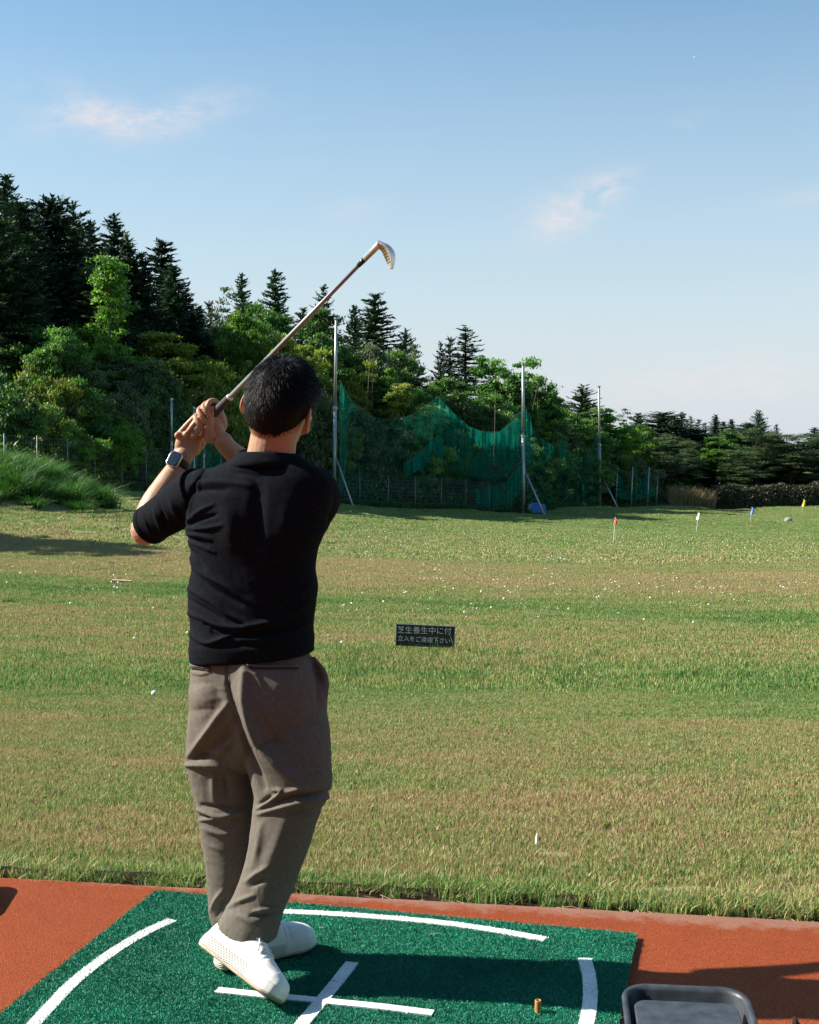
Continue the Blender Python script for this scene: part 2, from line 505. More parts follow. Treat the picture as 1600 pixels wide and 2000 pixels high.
# ---------------------------------------------------------------- grass blades (geometry-node scatter of small patches)
def instancer(name, pts, rots, scales, idx, protos, parent=None, label=None, tilt=None):
    me = bpy.data.meshes.new(name)
    me.vertices.add(len(pts)); me.vertices.foreach_set('co', np.asarray(pts, np.float32).ravel())
    for nm, ty, arr in (('rotz', 'FLOAT', rots), ('size', 'FLOAT', scales), ('pick', 'INT', idx)):
        at = me.attributes.new(nm, ty, 'POINT')
        at.data.foreach_set('value', np.asarray(arr, np.float32 if ty == 'FLOAT' else np.int32))
    col = bpy.data.collections.new(name + "_kinds")
    for i, (p, m) in enumerate(protos):
        po = bpy.data.objects.new("%s_piece_%d" % (name, i), p); col.objects.link(po)
        if not p.materials: p.materials.append(m)
    ng = bpy.data.node_groups.new(name + "_scatter", 'GeometryNodeTree')
    ng.interface.new_socket('Geometry', in_out='INPUT', socket_type='NodeSocketGeometry')
    ng.interface.new_socket('Geometry', in_out='OUTPUT', socket_type='NodeSocketGeometry')
    N, L = ng.nodes, ng.links
    gi, go = N.new('NodeGroupInput'), N.new('NodeGroupOutput')
    ci = N.new('GeometryNodeCollectionInfo'); ci.inputs['Collection'].default_value = col
    ci.inputs['Separate Children'].default_value = True; ci.inputs['Reset Children'].default_value = True
    ip = N.new('GeometryNodeInstanceOnPoints'); ip.inputs['Pick Instance'].default_value = True
    def attr(nm, ty):
        a = N.new('GeometryNodeInputNamedAttribute'); a.data_type = ty; a.inputs['Name'].default_value = nm
        return [o for o in a.outputs if o.enabled and o.name == 'Attribute'][0]
    cx = N.new('ShaderNodeCombineXYZ'); L.new(attr('rotz', 'FLOAT'), cx.inputs['Z'])
    L.new(gi.outputs[0], ip.inputs['Points']); L.new(ci.outputs[0], ip.inputs['Instance'])
    L.new(attr('pick', 'INT'), ip.inputs['Instance Index'])
    L.new(cx.outputs[0], ip.inputs['Rotation']); L.new(attr('size', 'FLOAT'), ip.inputs['Scale'])
    L.new(ip.outputs[0], go.inputs[0])
    o = link(name, me, None, parent, "stuff")
    o.modifiers.new("scatter", 'NODES').node_group = ng
    if label: o['label'] = label
    return o

def blade_patch(name, size, n, h, w, seed, lean=0.5, heads=0.25, bend=True):
    r = np.random.default_rng(seed)
    base = np.stack([(r.random(n) - .5) * size, (r.random(n) - .5) * size, np.zeros(n)], 1)
    a = r.random(n) * 2 * math.pi
    hh = h * (0.55 + 0.75 * r.random(n))
    le = lean * (r.random(n) ** 1.3) * hh
    ld = r.random(n) * 2 * math.pi
    tipv = base + np.stack([np.cos(ld) * le, np.sin(ld) * le, hh], 1)
    midv = base + np.stack([np.cos(ld) * le * .35, np.sin(ld) * le * .35, hh * .6], 1)
    wv = np.stack([np.cos(a), np.sin(a), np.zeros(n)], 1) * (w * (0.6 + .8 * r.random(n)))[:, None] * .5
    base[:, 2] -= 0.01
    V = np.stack([base - wv, base + wv, midv + wv * .85, midv - wv * .85, tipv + wv * .12, tipv - wv * .12], 1).reshape(-1, 3)
    b = np.arange(n)[:, None] * 6
    F = np.concatenate([b + np.array([[0, 1, 2, 3]]), b + np.array([[3, 2, 4, 5]])])
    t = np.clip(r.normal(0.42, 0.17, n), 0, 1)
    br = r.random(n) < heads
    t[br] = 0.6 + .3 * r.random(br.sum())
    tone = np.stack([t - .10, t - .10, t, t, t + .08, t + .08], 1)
    hd = r.random(n) < heads * .6
    tone[hd, 4:] = 0.9
    return mesh_from(name, V, F, True, tone.ravel())

def scatter_rows(y0, y1, step, margin, spread=.315):
    P = []
    Y = y0
    while Y < y1:
        hw = Y * spread + margin
        X = np.arange(-hw, hw, step)
        P.append(np.stack([X + rng.uniform(-.3, .3, len(X)) * step, np.full(len(X), Y) + rng.uniform(-.3, .3, len(X)) * step], 1))
        Y += step * 0.9
    return np.concatenate(P)
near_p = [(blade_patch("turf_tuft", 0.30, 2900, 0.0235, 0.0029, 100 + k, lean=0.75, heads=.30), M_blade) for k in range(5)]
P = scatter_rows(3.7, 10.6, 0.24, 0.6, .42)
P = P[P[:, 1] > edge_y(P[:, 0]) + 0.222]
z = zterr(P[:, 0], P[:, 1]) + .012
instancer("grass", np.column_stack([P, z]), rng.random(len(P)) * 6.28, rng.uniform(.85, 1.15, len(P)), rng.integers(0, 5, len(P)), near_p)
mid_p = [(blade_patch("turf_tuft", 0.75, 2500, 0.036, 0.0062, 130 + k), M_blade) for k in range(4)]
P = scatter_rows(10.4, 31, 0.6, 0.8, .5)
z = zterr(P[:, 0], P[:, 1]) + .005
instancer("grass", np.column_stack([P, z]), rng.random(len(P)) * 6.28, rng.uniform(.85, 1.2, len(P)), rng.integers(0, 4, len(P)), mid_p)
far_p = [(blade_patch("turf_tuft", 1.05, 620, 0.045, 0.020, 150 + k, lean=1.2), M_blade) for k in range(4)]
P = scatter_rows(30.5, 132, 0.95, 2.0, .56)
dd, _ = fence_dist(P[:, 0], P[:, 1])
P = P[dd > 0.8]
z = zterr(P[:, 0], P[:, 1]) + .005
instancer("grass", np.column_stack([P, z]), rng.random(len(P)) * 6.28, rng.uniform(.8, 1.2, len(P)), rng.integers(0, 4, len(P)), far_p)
# ragged, longer and greener blades along the deck edge
edge_p = [(blade_patch("edge_tuft", 0.12, 210, 0.043, 0.0042, 170 + k, lean=1.0, heads=.10), M_blade) for k in range(4)]
X = np.arange(-2.2, 2.2, 0.016)
Pe = np.stack([X, edge_y(X) + 0.104 + .02 * fbm(np.stack([X * 7, X * 0, X * 0], 1), 3) + rng.uniform(-.022, .085, len(X))], 1)
instancer("grass", np.column_stack([Pe, zterr(Pe[:, 0], Pe[:, 1]) + .004]), rng.random(len(X)) * 6.28, rng.uniform(.6, 1.15, len(X)) , rng.integers(0, 4, len(X)), edge_p)
# dry thatch lying in the soil gap between turf and deck
M_straw = pmat("dry_thatch", (0.25, 0.20, 0.11), 0.8, 0.7, 25)
n = 2600
X = rng.uniform(-2.2, 2.2, n); Yt = edge_y(X) + rng.uniform(0.003, 0.075, n); a = rng.normal(0, 1.0, n) + rng.choice([0, math.pi], n)
l = rng.uniform(.010, .036, n); zt = zterr(X, Yt) + rng.uniform(-.02, .016, n)
dv = np.stack([np.cos(a) * l, np.sin(a) * l, rng.uniform(-.3, .3, n) * l], 1); c = np.stack([X, Yt, zt], 1); sd = np.stack([-np.sin(a), np.cos(a), np.ones(n) * .5], 1) * .0016
V = np.stack([c - dv - sd, c - dv + sd, c + dv + sd * .4, c + dv - sd * .4], 1).reshape(-1, 3)
link("dry_grass", mesh_from("dry_grass", V, np.arange(4 * n).reshape(n, 4)), M_straw, kind="stuff")
# long weeds standing up out of the turf round the sign and beside the golfer
def weeds(name, spots, m, seed, tone_c):
    r = np.random.default_rng(seed); Vs, ts = [], []
    for (px, py, cnt, h, spread) in spots:
        g = on_ground(px, py)
        for _ in range(cnt):
            b = g + np.array([r.normal(0, spread), r.normal(0, spread), 0]); b[2] = zterr(b[0], b[1]) - .01
            hh = h * r.uniform(.5, 1.2); a = r.random() * 6.28; le = hh * r.uniform(.15, .95); w = r.uniform(.0018, .004)
            d = np.array([math.cos(a), math.sin(a), 0]); s = np.array([1, 0.1, 0]) * w
            m_ = b + d * le * .35 + np.array([0, 0, hh * .65]); t_ = b + d * le + np.array([0, 0, hh * .95])
            Vs += [b - s, b + s, m_ + s * .8, m_ - s * .8, m_ - s * .8, m_ + s * .8, t_ + s * .1, t_ - s * .1]
            t0 = np.clip(r.normal(tone_c, .12), 0, 1); ts += [t0] * 8
    link(name, mesh_from(name, Vs, np.arange(len(Vs)).reshape(-1, 4), True, ts), m, kind="stuff")
sp = [(random.uniform(660, 1180), random.uniform(1282, 1345), 7, .16, .06) for _ in range(85)] + [(random.uniform(0, 370), random.uniform(1300, 1420), 6, .10, .05) for _ in range(60)]
sp += [(x, 1300, 3, .34, .05) for x in (648, 668, 690, 900, 935, 955, 985, 1010)] + [(x, 1283, 4, .19, .03) for x in (776, 800, 838, 852, 858, 885, 893)]
sp += [(random.uniform(0, 1600), random.uniform(1440, 1740), 2, .085, .04) for _ in range(200)]
weeds("tall_grass", sp, M_blade, 5, .36)

# ---------------------------------------------------------------- red deck, soil gap
M_red, N_, L_, b_ = new_mat("red_rubber_paving")
geo = N_.new('ShaderNodeNewGeometry'); sep = N_.new('ShaderNodeSeparateXYZ'); L_.new(geo.outputs['Position'], sep.inputs[0])
def mm(op, a, c=None):
    n = N_.new('ShaderNodeMath'); n.operation = op
    for i, v in enumerate((a, c)):
        if v is None: continue
        if hasattr(v, 'links'): L_.new(v, n.inputs[i])
        else: n.inputs[i].default_value = v
    return n.outputs[0]
def nz(scale, detail=4, rough=.5):
    n = N_.new('ShaderNodeTexNoise'); n.inputs['Scale'].default_value = scale; n.inputs['Detail'].default_value = detail; n.inputs['Roughness'].default_value = rough
    L_.new(geo.outputs['Position'], n.inputs['Vector']); return n.outputs['Fac']
vor = N_.new('ShaderNodeTexVoronoi'); vor.inputs['Scale'].default_value = 420.0; L_.new(geo.outputs['Position'], vor.inputs['Vector'])
gr = N_.new('ShaderNodeValToRGB'); e = gr.color_ramp.elements
e[0].position = 0.0; e[0].color = (0.27, 0.050, 0.014, 1); e[1].position = 1.0; e[1].color = (0.60, 0.160, 0.056, 1)
q = e.new(.55); q.color = (0.45, 0.084, 0.021, 1)
sepc = N_.new('ShaderNodeSeparateColor'); L_.new(vor.outputs['Color'], sepc.inputs[0])
L_.new(mm('ADD', mm('MULTIPLY', sepc.outputs[0], .75), mm('MULTIPLY', nz(7, 6, .7), .3)), gr.inputs['Fac'])
edge_d = mm('SUBTRACT', mm('SUBTRACT', 4.066, mm('MULTIPLY', sep.outputs['X'], 0.152)), sep.outputs['Y'])
wear = mm('SUBTRACT', mm('ADD', mm('MULTIPLY', nz(16, 8, .75), 1.5), mm('MULTIPLY', nz(2.3, 2), 1.0)), mm('ADD', mm('MULTIPLY', edge_d, 5.4), 0.80))
wear = mm('ADD', wear, mm('MINIMUM', mm('SUBTRACT', mm('MULTIPLY', sep.outputs['X'], .22), .17), .1))
wr = N_.new('ShaderNodeMapRange'); wr.inputs['From Min'].default_value = 0.0; wr.inputs['From Max'].default_value = 0.30; wr.inputs['To Max'].default_value = .8
L_.new(wear, wr.inputs['Value'])
mxw = N_.new('ShaderNodeMixRGB'); L_.new(wr.outputs[0], mxw.inputs['Fac']); L_.new(gr.outputs['Color'], mxw.inputs['Color1']); mxw.inputs['Color2'].default_value = (0.52, 0.27, 0.19, 1)
# trodden dirt
dirt = N_.new('ShaderNodeMapRange'); dirt.inputs['From Min'].default_value = .55; dirt.inputs['From Max'].default_value = .8; dirt.inputs['To Max'].default_value = .45
L_.new(nz(1.7, 5, .6), dirt.inputs['Value'])
mxd = N_.new('ShaderNodeMixRGB'); L_.new(dirt.outputs[0], mxd.inputs['Fac']); L_.new(mxw.outputs[0], mxd.inputs['Color1']); mxd.inputs['Color2'].default_value = (0.22, 0.06, 0.028, 1)
L_.new(mxd.outputs[0], b_.inputs['Base Color']); b_.inputs['Roughness'].default_value = .85; b_.inputs['Specular IOR Level'].default_value = .2
bp = N_.new('ShaderNodeBump'); bp.inputs['Strength'].default_value = 1.0; bp.inputs['Distance'].default_value = 0.004
L_.new(mm('ADD', vor.outputs['Distance'], mm('MULTIPLY', nz(260, 3), .3)), bp.inputs['Height']); L_.new(bp.outputs[0], b_.inputs['Normal'])
Xd = np.linspace(-9, 9, 400)
top = np.stack([Xd, edge_y(Xd) + 0.004 * vnoise(np.stack([Xd * 9, Xd * 0, Xd * 0], 1), 4), np.zeros(400)], 1)
bot = np.stack([Xd, np.full(400, -4.0), np.zeros(400)], 1); low = top.copy(); low[:, 2] = -.10
V = np.concatenate([bot, top, low]); i = np.arange(399)
F = np.concatenate([np.stack([i, i + 1, i + 401, i + 400], 1), np.stack([i + 400, i + 401, i + 801, i + 800], 1)])
link("pavement", mesh_from("pavement", V, F), M_red, kind="structure")
V = []
rows = 8
for k in range(rows):
    yo = -0.03 + 0.13 * k / (rows - 1)
    zz = -0.045 + 0.050 * max(0, (yo - .02) / .08) + 0.012 * fbm(np.stack([Xd * 14, np.full(400, yo * 60), Xd * 0], 1), 6)
    V.append(np.stack([Xd, edge_y(Xd) + yo, zz], 1))
V = np.concatenate(V); i = (np.arange(rows - 1)[:, None] * 400 + np.arange(399)[None]).ravel()
link("soil_ground", mesh_from("soil_ground", V, np.stack([i, i + 1, i + 401, i + 400], 1), True), M_soil, kind="structure")

# ---------------------------------------------------------------- the hitting mat
MAT_Z = 0.020
c0 = G(305, 1735, MAT_Z); c1 = G(1245, 1820, MAT_Z)
mu = (c1 - c0); mlen = np.linalg.norm(mu); mu /= mlen
mv = np.array([mu[1], -mu[0], 0.0])             # towards the camera
M_matb = pmat("green_mat_backing", (0.008, 0.105, 0.062), 0.8, .25, 60)
M_rub = pmat("black_rubber", (0.018, 0.016, 0.016), 0.7, .2, 30)
M_line = pmat("white_pile", (0.74, 0.74, 0.71), 0.8, .16, 14)
def pile_mat(name, c0_, c1_):
    m, N, L, b = new_mat(name)
    at = N.new('ShaderNodeAttribute'); at.attribute_name = 'tone'
    cr = N.new('ShaderNodeValToRGB'); e = cr.color_ramp.elements
    e[0].color = (*c0_, 1); e[1].color = (*c1_, 1); L.new(at.outputs['Fac'], cr.inputs['Fac'])
    oi = N.new('ShaderNodeNewGeometry'); nz_ = N.new('ShaderNodeTexNoise'); nz_.inputs['Scale'].default_value = 3.5; nz_.inputs['Detail'].default_value = 5
    L.new(oi.outputs['Position'], nz_.inputs['Vector'])
    mp = N.new('ShaderNodeMapRange'); mp.inputs['From Min'].default_value = .3; mp.inputs['From Max'].default_value = .7; mp.inputs['To Min'].default_value = .75; mp.inputs['To Max'].default_value = 1.25
    L.new(nz_.outputs['Fac'], mp.inputs['Value'])
    sc = N.new('ShaderNodeVectorMath'); sc.operation = 'SCALE'; L.new(cr.outputs['Color'], sc.inputs[0]); L.new(mp.outputs[0], sc.inputs['Scale'])
    L.new(sc.outputs[0], b.inputs['Base Color'])
    b.inputs['Roughness'].default_value = .55; b.inputs['Specular IOR Level'].default_value = .35
    return m
M_pile = pile_mat("green_plastic_pile", (0.005, 0.148, 0.088), (0.030, 0.355, 0.215))
M_wpile = pile_mat("white_plastic_pile", (0.70, 0.70, 0.67), (0.86, 0.86, 0.84))
mat_t = thing("hitting_mat", "square green artificial turf hitting mat with white lines lying on the red deck", "mat", tuple(c0 * [1, 1, 0]))
def mat_box(z0, z1, inset):
    P = [c0 + mu * inset + mv * inset, c0 + mu * (mlen - inset) + mv * inset, c0 + mu * (mlen - inset) + mv * (mlen - inset), c0 + mu * inset + mv * (mlen - inset)]
    P = [np.array([p[0], p[1], 0]) for p in P]
    V = [p + [0, 0, z0] for p in P] + [p + [0, 0, z1] for p in P]
    return MB().add(V, [(3, 2, 1, 0), (4, 5, 6, 7), (0, 1, 5, 4), (1, 2, 6, 5), (2, 3, 7, 6), (3, 0, 4, 7)])
part("rubber_base", mat_box(0.0, 0.009, 0.004), M_rub, mat_t)
part("turf_sheet", mat_box(0.0093, 0.0135, 0.0), M_matb, mat_t)
LINES = [([(337, 1794), (285, 1818), (230, 1850), (185, 1882), (140, 1919), (95, 1966), (62, 2002), (30, 2040)], .036), ([(545, 1778), (620, 1781), (700, 1786), (790, 1793), (880, 1802), (975, 1816), (1065, 1832)], .034),
         ([(1142, 1870), (1150, 1900), (1153, 1930), (1152, 1960), (1144, 2003), (1130, 2050)], .037), ([(688, 1878), (655, 1920), (620, 1962), (570, 2022)], .036), ([(424, 1932), (520, 1942), (640, 1954), (740, 1964), (846, 1977)], .030)]
line_w = []
for pts, w in LINES:
    wp = catmull([G(x, y, MAT_Z) for x, y in pts], 10)
    line_w.append((wp, w))
def in_lines(P):
    out = np.zeros(len(P), int)
    for k, (wp, w) in enumerate(line_w):
        for a, b in zip(wp[:-1], wp[1:]):
            d = (b - a)[:2]; L2 = d.dot(d)
            q = P - a[:2]; t = np.clip(q @ d / L2, 0, 1)
            dist = np.hypot(*(q - t[:, None] * d).T)
            out[(dist < w / 2) & ((t > 0) & (t < 1) | (k == 9))] = k + 1
    return out
def tuft(name, seed, n, h, spread, w, white):
    r = np.random.default_rng(seed); V, ts = [], []
    for _ in range(n):
        b = np.array([r.normal(0, spread), r.normal(0, spread), 0]); a = r.random() * 6.28; le = h * r.uniform(.1, 1.1); hh = h * r.uniform(.6, 1.1)
        d = np.array([math.cos(a), math.sin(a), 0]); sa = r.random() * 6.28; s = np.array([math.cos(sa), math.sin(sa), 0]) * w / 2
        t = b + d * le + [0, 0, hh]
        V += [b - s, b + s, t + s, t - s]; ts += list(np.clip([r.uniform(0, .5)] * 2 + [r.uniform(.3, 1)] * 2, 0, 1))
    return mesh_from(name, V, np.arange(len(V)).reshape(-1, 4), False, ts)
st = 0.0072
ua, va = np.meshgrid(np.arange(0.004, mlen - .002, st), np.arange(0.004, 1.15, st))
ua = ua + rng.uniform(-.5, .5, ua.shape) * st; va = va + rng.uniform(-.5, .5, va.shape) * st
Pm = c0[:2] + ua.ravel()[:, None] * mu[:2] + va.ravel()[:, None] * mv[:2]
ids = in_lines(Pm)
green = Pm[ids == 0]
tufts = [(tuft("pile_tuft", 300 + k, 12, .0058, .0026, .0011, False), M_pile) for k in range(5)]
wtufts = [(tuft("white_pile_tuft", 320 + k, 9, .0085, .0026, .0022, True), M_wpile) for k in range(4)]
loc0 = LOC[mat_t.name]
instancer("turf_pile", np.column_stack([green, np.full(len(green), .0133)]) - loc0, rng.random(len(green)) * 6.28, rng.uniform(.8, 1.25, len(green)), rng.integers(0, 5, len(green)), tufts, mat_t)
for k, (wp, w) in enumerate(line_w):
    rb = MB()
    L_s, R_s = [], []
    for i, p in enumerate(wp):
        t = wp[min(i + 1, len(wp) - 1)] - wp[max(i - 1, 0)]; t = t / np.linalg.norm(t); s = np.array([-t[1], t[0], 0]) * w / 2
        L_s.append(p + s); R_s.append(p - s)
    V = []
    for a, b in zip(L_s, R_s): V += [[a[0], a[1], .0137 + .0004 * k], [a[0], a[1], .0172 + .0006 * k], [b[0], b[1], .0172 + .0006 * k], [b[0], b[1], .0137 + .0004 * k]]
    n = len(wp)
    rb.add(V, [tuple(i * 4 + j for j in q) for i in range(n - 1) for q in ((0, 4, 5, 1), (1, 5, 6, 2), (2, 6, 7, 3))] + [(0, 1, 2, 3), ((n - 1) * 4 + 3, (n - 1) * 4 + 2, (n - 1) * 4 + 1, (n - 1) * 4)])
    lo = part("white_line", rb, M_line, mat_t)
    wpts = Pm[ids == k + 1]
    # white pile standing on the strip
    V, T = [], []
    for p in np.repeat(wpts, 3, 0):
        b = np.array([p[0] + rng.normal(0, .002), p[1] + rng.normal(0, .002), .016]) - loc0; a = rng.random() * 6.28; s = np.array([math.cos(a), math.sin(a), 0]) * .0010
        t = b + [rng.normal(0, .0012), rng.normal(0, .0012), .0040]
        V += [b - s, b + s, t + s, t - s]; T += [.3, .3, .9, .9]
    link("white_pile", mesh_from("white_pile", V, np.arange(len(V)).reshape(-1, 4), False, T), M_wpile, lo, "stuff")
# ---------------------------------------------------------------- trees
def kites(c, a, b, tone):
    """leaf-sized rhombs: centre, half length vector, half width vector"""
    V = np.stack([c - a, c + b, c + a, c - b], 1).reshape(-1, 3)
    n = len(c)
    return V, np.arange(4 * n).reshape(n, 4), np.repeat(tone, 4)
def unit(v): return v / (np.linalg.norm(v, axis=-1, keepdims=True) + 1e-9)
LEAVES = {
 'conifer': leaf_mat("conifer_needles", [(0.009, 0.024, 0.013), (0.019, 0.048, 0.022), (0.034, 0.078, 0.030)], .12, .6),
 'conifer_light': leaf_mat("fir_needles", [(0.013, 0.033, 0.017), (0.026, 0.062, 0.029), (0.046, 0.095, 0.040)], .15, .6),
 'broad': leaf_mat("broad_leaves", [(0.028, 0.078, 0.018), (0.075, 0.180, 0.036), (0.140, 0.275, 0.055)], .38, .5),
 'bright': leaf_mat("young_leaves", [(0.050, 0.130, 0.016), (0.100, 0.215, 0.026), (0.160, 0.300, 0.038)], .40, .5),
 'yellow': leaf_mat("yellow_green_leaves", [(0.080, 0.120, 0.016), (0.165, 0.215, 0.028), (0.260, 0.285, 0.042)], .38, .5),
 'dull': leaf_mat("dull_leaves", [(0.042, 0.070, 0.032), (0.090, 0.132, 0.058), (0.155, 0.200, 0.100)], .25, .6),
 'pine': leaf_mat("pine_needles", [(0.026, 0.056, 0.018), (0.064, 0.116, 0.036), (0.120, 0.185, 0.062)], .15, .6),
 'hedge': leaf_mat("hedge_leaves", [(0.020, 0.028, 0.010), (0.046, 0.056, 0.020), (0.085, 0.088, 0.038)], .2, .5),
 'reed': leaf_mat("dry_reeds", [(0.20, 0.130, 0.060), (0.33, 0.235, 0.120), (0.46, 0.36, 0.21)], .25, .7),
 'grass': leaf_mat("bank_grass", [(0.020, 0.065, 0.014), (0.046, 0.135, 0.026), (0.105, 0.205, 0.050)], .35, .5),
}
M_bark = pmat("dark_bark", (0.055, 0.042, 0.032), 0.9, .4, 6, .8, 25, spec=.1)
M_barkl = pmat("pale_bark", (0.16, 0.135, 0.11), 0.9, .35, 5, .6, 25, spec=.1)

def conifer_proto(seed, H=16.0, Rm=2.7, bare=.06, dens=1.25, droop=.16, round_top=0.0, gap=0.0, power=.66):
    r = np.random.default_rng(seed)
    C, A, B, T = [], [], [], []
    wood = MB()
    z = H * bare
    lean = r.normal(0, .12, 2)
    lump = r.random(8) * 6.28
    while z < H - .12:
        t = (z - H * bare) / (H * (1 - bare))
        prof = (1 - t) ** power if not round_top else math.sqrt(max(0, 1 - t ** (2 + round_top * 3)))
        prof *= min(1.0, .42 + t * 3.0)
        L0 = Rm * prof + .16
        nb = int(max(4, round((6.5 + 5 * prof) * dens)))
        a0 = r.random() * 6.28
        for k in range(nb):
            if gap and r.random() < gap: continue
            az = a0 + 6.28 * k / nb + r.normal(0, .25)
            Lb = L0 * r.uniform(.55, 1.22) * (1 + .14 * math.sin(3 * az + lump[int(z * .5) % 8]))
            pitch = r.normal(-droop + .45 * t * t, .12)
            d = np.array([math.cos(az) * math.cos(pitch), math.sin(az) * math.cos(pitch), math.sin(pitch)])
            s = np.array([-math.sin(az), math.cos(az), 0])
            base = np.array([lean[0] * t, lean[1] * t, z + r.normal(0, .12)])
            ns = max(3, int(Lb / .082))
            for q in range(ns):
                u = (q + r.uniform(.3, 1.0)) / ns
                u = u ** .8
                side = r.choice([-1, 1]) * r.uniform(.25, .85)
                dd = d * math.cos(side) + s * math.sin(side)
                ln = r.uniform(.13, .30) * (1.15 - .45 * u)
                p = base + d * Lb * u * .93 + s * side * .20 * Lb * (1 - u * .6) + np.array([0, 0, .10 * Lb * u * u - .02 * r.random()])
                C.append(p); A.append(dd * ln + np.array([0, 0, r.normal(.03, .08)])); B.append(np.cross(dd, [0, 0, 1]) * r.uniform(.035, .075) + np.array([0, 0, r.normal(0, .04)]))
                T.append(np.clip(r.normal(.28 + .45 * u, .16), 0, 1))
            if Lb > .8 and k % 3 == 0:
                wood.tube([base, base + d * Lb * .75], [.030, .008], 4, False)
        z += r.uniform(.17, .30)
    if bare > .2:
        zz = H * .08
        while zz < H * bare + 1:
            az = r.random() * 6.28; L_ = r.uniform(.5, 1.9)
            wood.tube([[0, 0, zz], [math.cos(az) * L_ * .6, math.sin(az) * L_ * .6, zz - .05], [math.cos(az) * L_, math.sin(az) * L_, zz + r.uniform(-.5, .2)]], [.028, .016, .005], 4, False)
            zz += r.uniform(.25, .6)
    wood.tube([[0, 0, -.6], [0, 0, H * .3], [lean[0] * .5, lean[1] * .5, H * .65], [lean[0], lean[1], H]], [.24, .19, .11, .012], 8)
    V, F, tn = kites(np.array(C), np.array(A), np.array(B), np.array(T))
    return mesh_from("conifer_crown", V, F, False, tn), wood.mesh("conifer_trunk", smooth=True), H, Rm

def broad_proto(seed, H=8.0, Rm=3.0, base=.18, lobes=16, nleaf=38000, leaf=(.088, .048), flat=.8, layered=0.0, cone=0.0, clumps=180, wood_n=10, sparse=0.0, trunk_r=.16):
    r = np.random.default_rng(seed)
    zc = H * (base + (1 - base) * .5); hz = H * (1 - base) * .5
    lc, lr = [], []
    for k in range(lobes):
        d = unit(r.normal(0, 1, 3)); rad = r.random() ** .45
        f = 1.0
        z = d[2] * rad
        if cone: f = max(.18, 1 - cone * (z * .5 + .5))
        lc.append([d[0] * rad * Rm * .70 * f, d[1] * rad * Rm * .70 * f, zc + z * hz * .72])
        lr.append(Rm * r.uniform(.26, .46) * (f ** .5))
    lc, lr = np.array(lc), np.array(lr)
    # leafy sprays sit on the outside of the limbs' lobes; leaves sit in the sprays
    per = nleaf // clumps
    li = r.integers(0, lobes, clumps)
    d = unit(r.normal(0, 1, (clumps, 3)) + np.array([0, 0, .35]))
    cc = lc[li] + d * (lr[li] * r.uniform(.55, 1.08, clumps))[:, None] * np.array([1, 1, flat])
    cr = r.uniform(.16, .42, clumps) * (Rm / 3.0) ** .5
    ci = np.repeat(np.arange(clumps), per)
    g = r.normal(0, .55, (len(ci), 3)) * np.array([1.25, 1.25, .50 - .25 * layered])
    c = cc[ci] + g * cr[ci][:, None]
    out = unit(d[ci] * np.array([1, 1, .6]))
    a_dir = unit(out + r.normal(0, .7, (len(ci), 3)) + np.array([0, 0, -.25]))
    nrm = unit(np.array([-.25, 0, .8]) + out * .7 + r.normal(0, .5, (len(ci), 3)))
    b_dir = unit(np.cross(nrm, a_dir))
    s = r.uniform(.6, 1.25, len(ci))[:, None]
    ctone = r.normal(0, .24, clumps)
    tone = np.clip(.45 + ctone[ci] + r.normal(0, .15, len(ci)) + .12 * g[:, 2], 0, 1)
    # a few leaves fill the inside so the crown is not hollow
    V, F, tn = kites(c, a_dir * leaf[0] * s, b_dir * leaf[1] * s, tone)
    wood = MB()
    wood.tube([[0, 0, -.6], [.05, .03, H * base * .7], [0, 0, zc - hz * .2], [0.05, 0, zc + hz * .35]], [trunk_r, trunk_r * .8, trunk_r * .5, .03], 8)
    order = r.permutation(lobes)[:wood_n]
    for k in order:
        p0 = np.array([0.03, 0.02, H * base * .7 + r.random() * hz * .8]); p2 = lc[k] * np.array([1, 1, 1]) ; p1 = (p0 + p2) / 2 + np.array([0, 0, -.25])
        wood.tube([p0, p1, p2], [trunk_r * .45, trunk_r * .28, .02], 6, False)
        for q in range(3):
            e = p2 + unit(r.normal(0, 1, 3) + np.array([0, 0, .4])) * lr[k] * .9
            wood.tube([p2, e], [.018, .006], 4, False)
    rr_ = np.hypot(c[:, 0], c[:, 1])
    return mesh_from("leafy_crown", V, F, False, tn), wood.mesh("leafy_trunk", smooth=True), float(np.percentile(c[:, 2], 99.6)), float(np.percentile(rr_, 97))

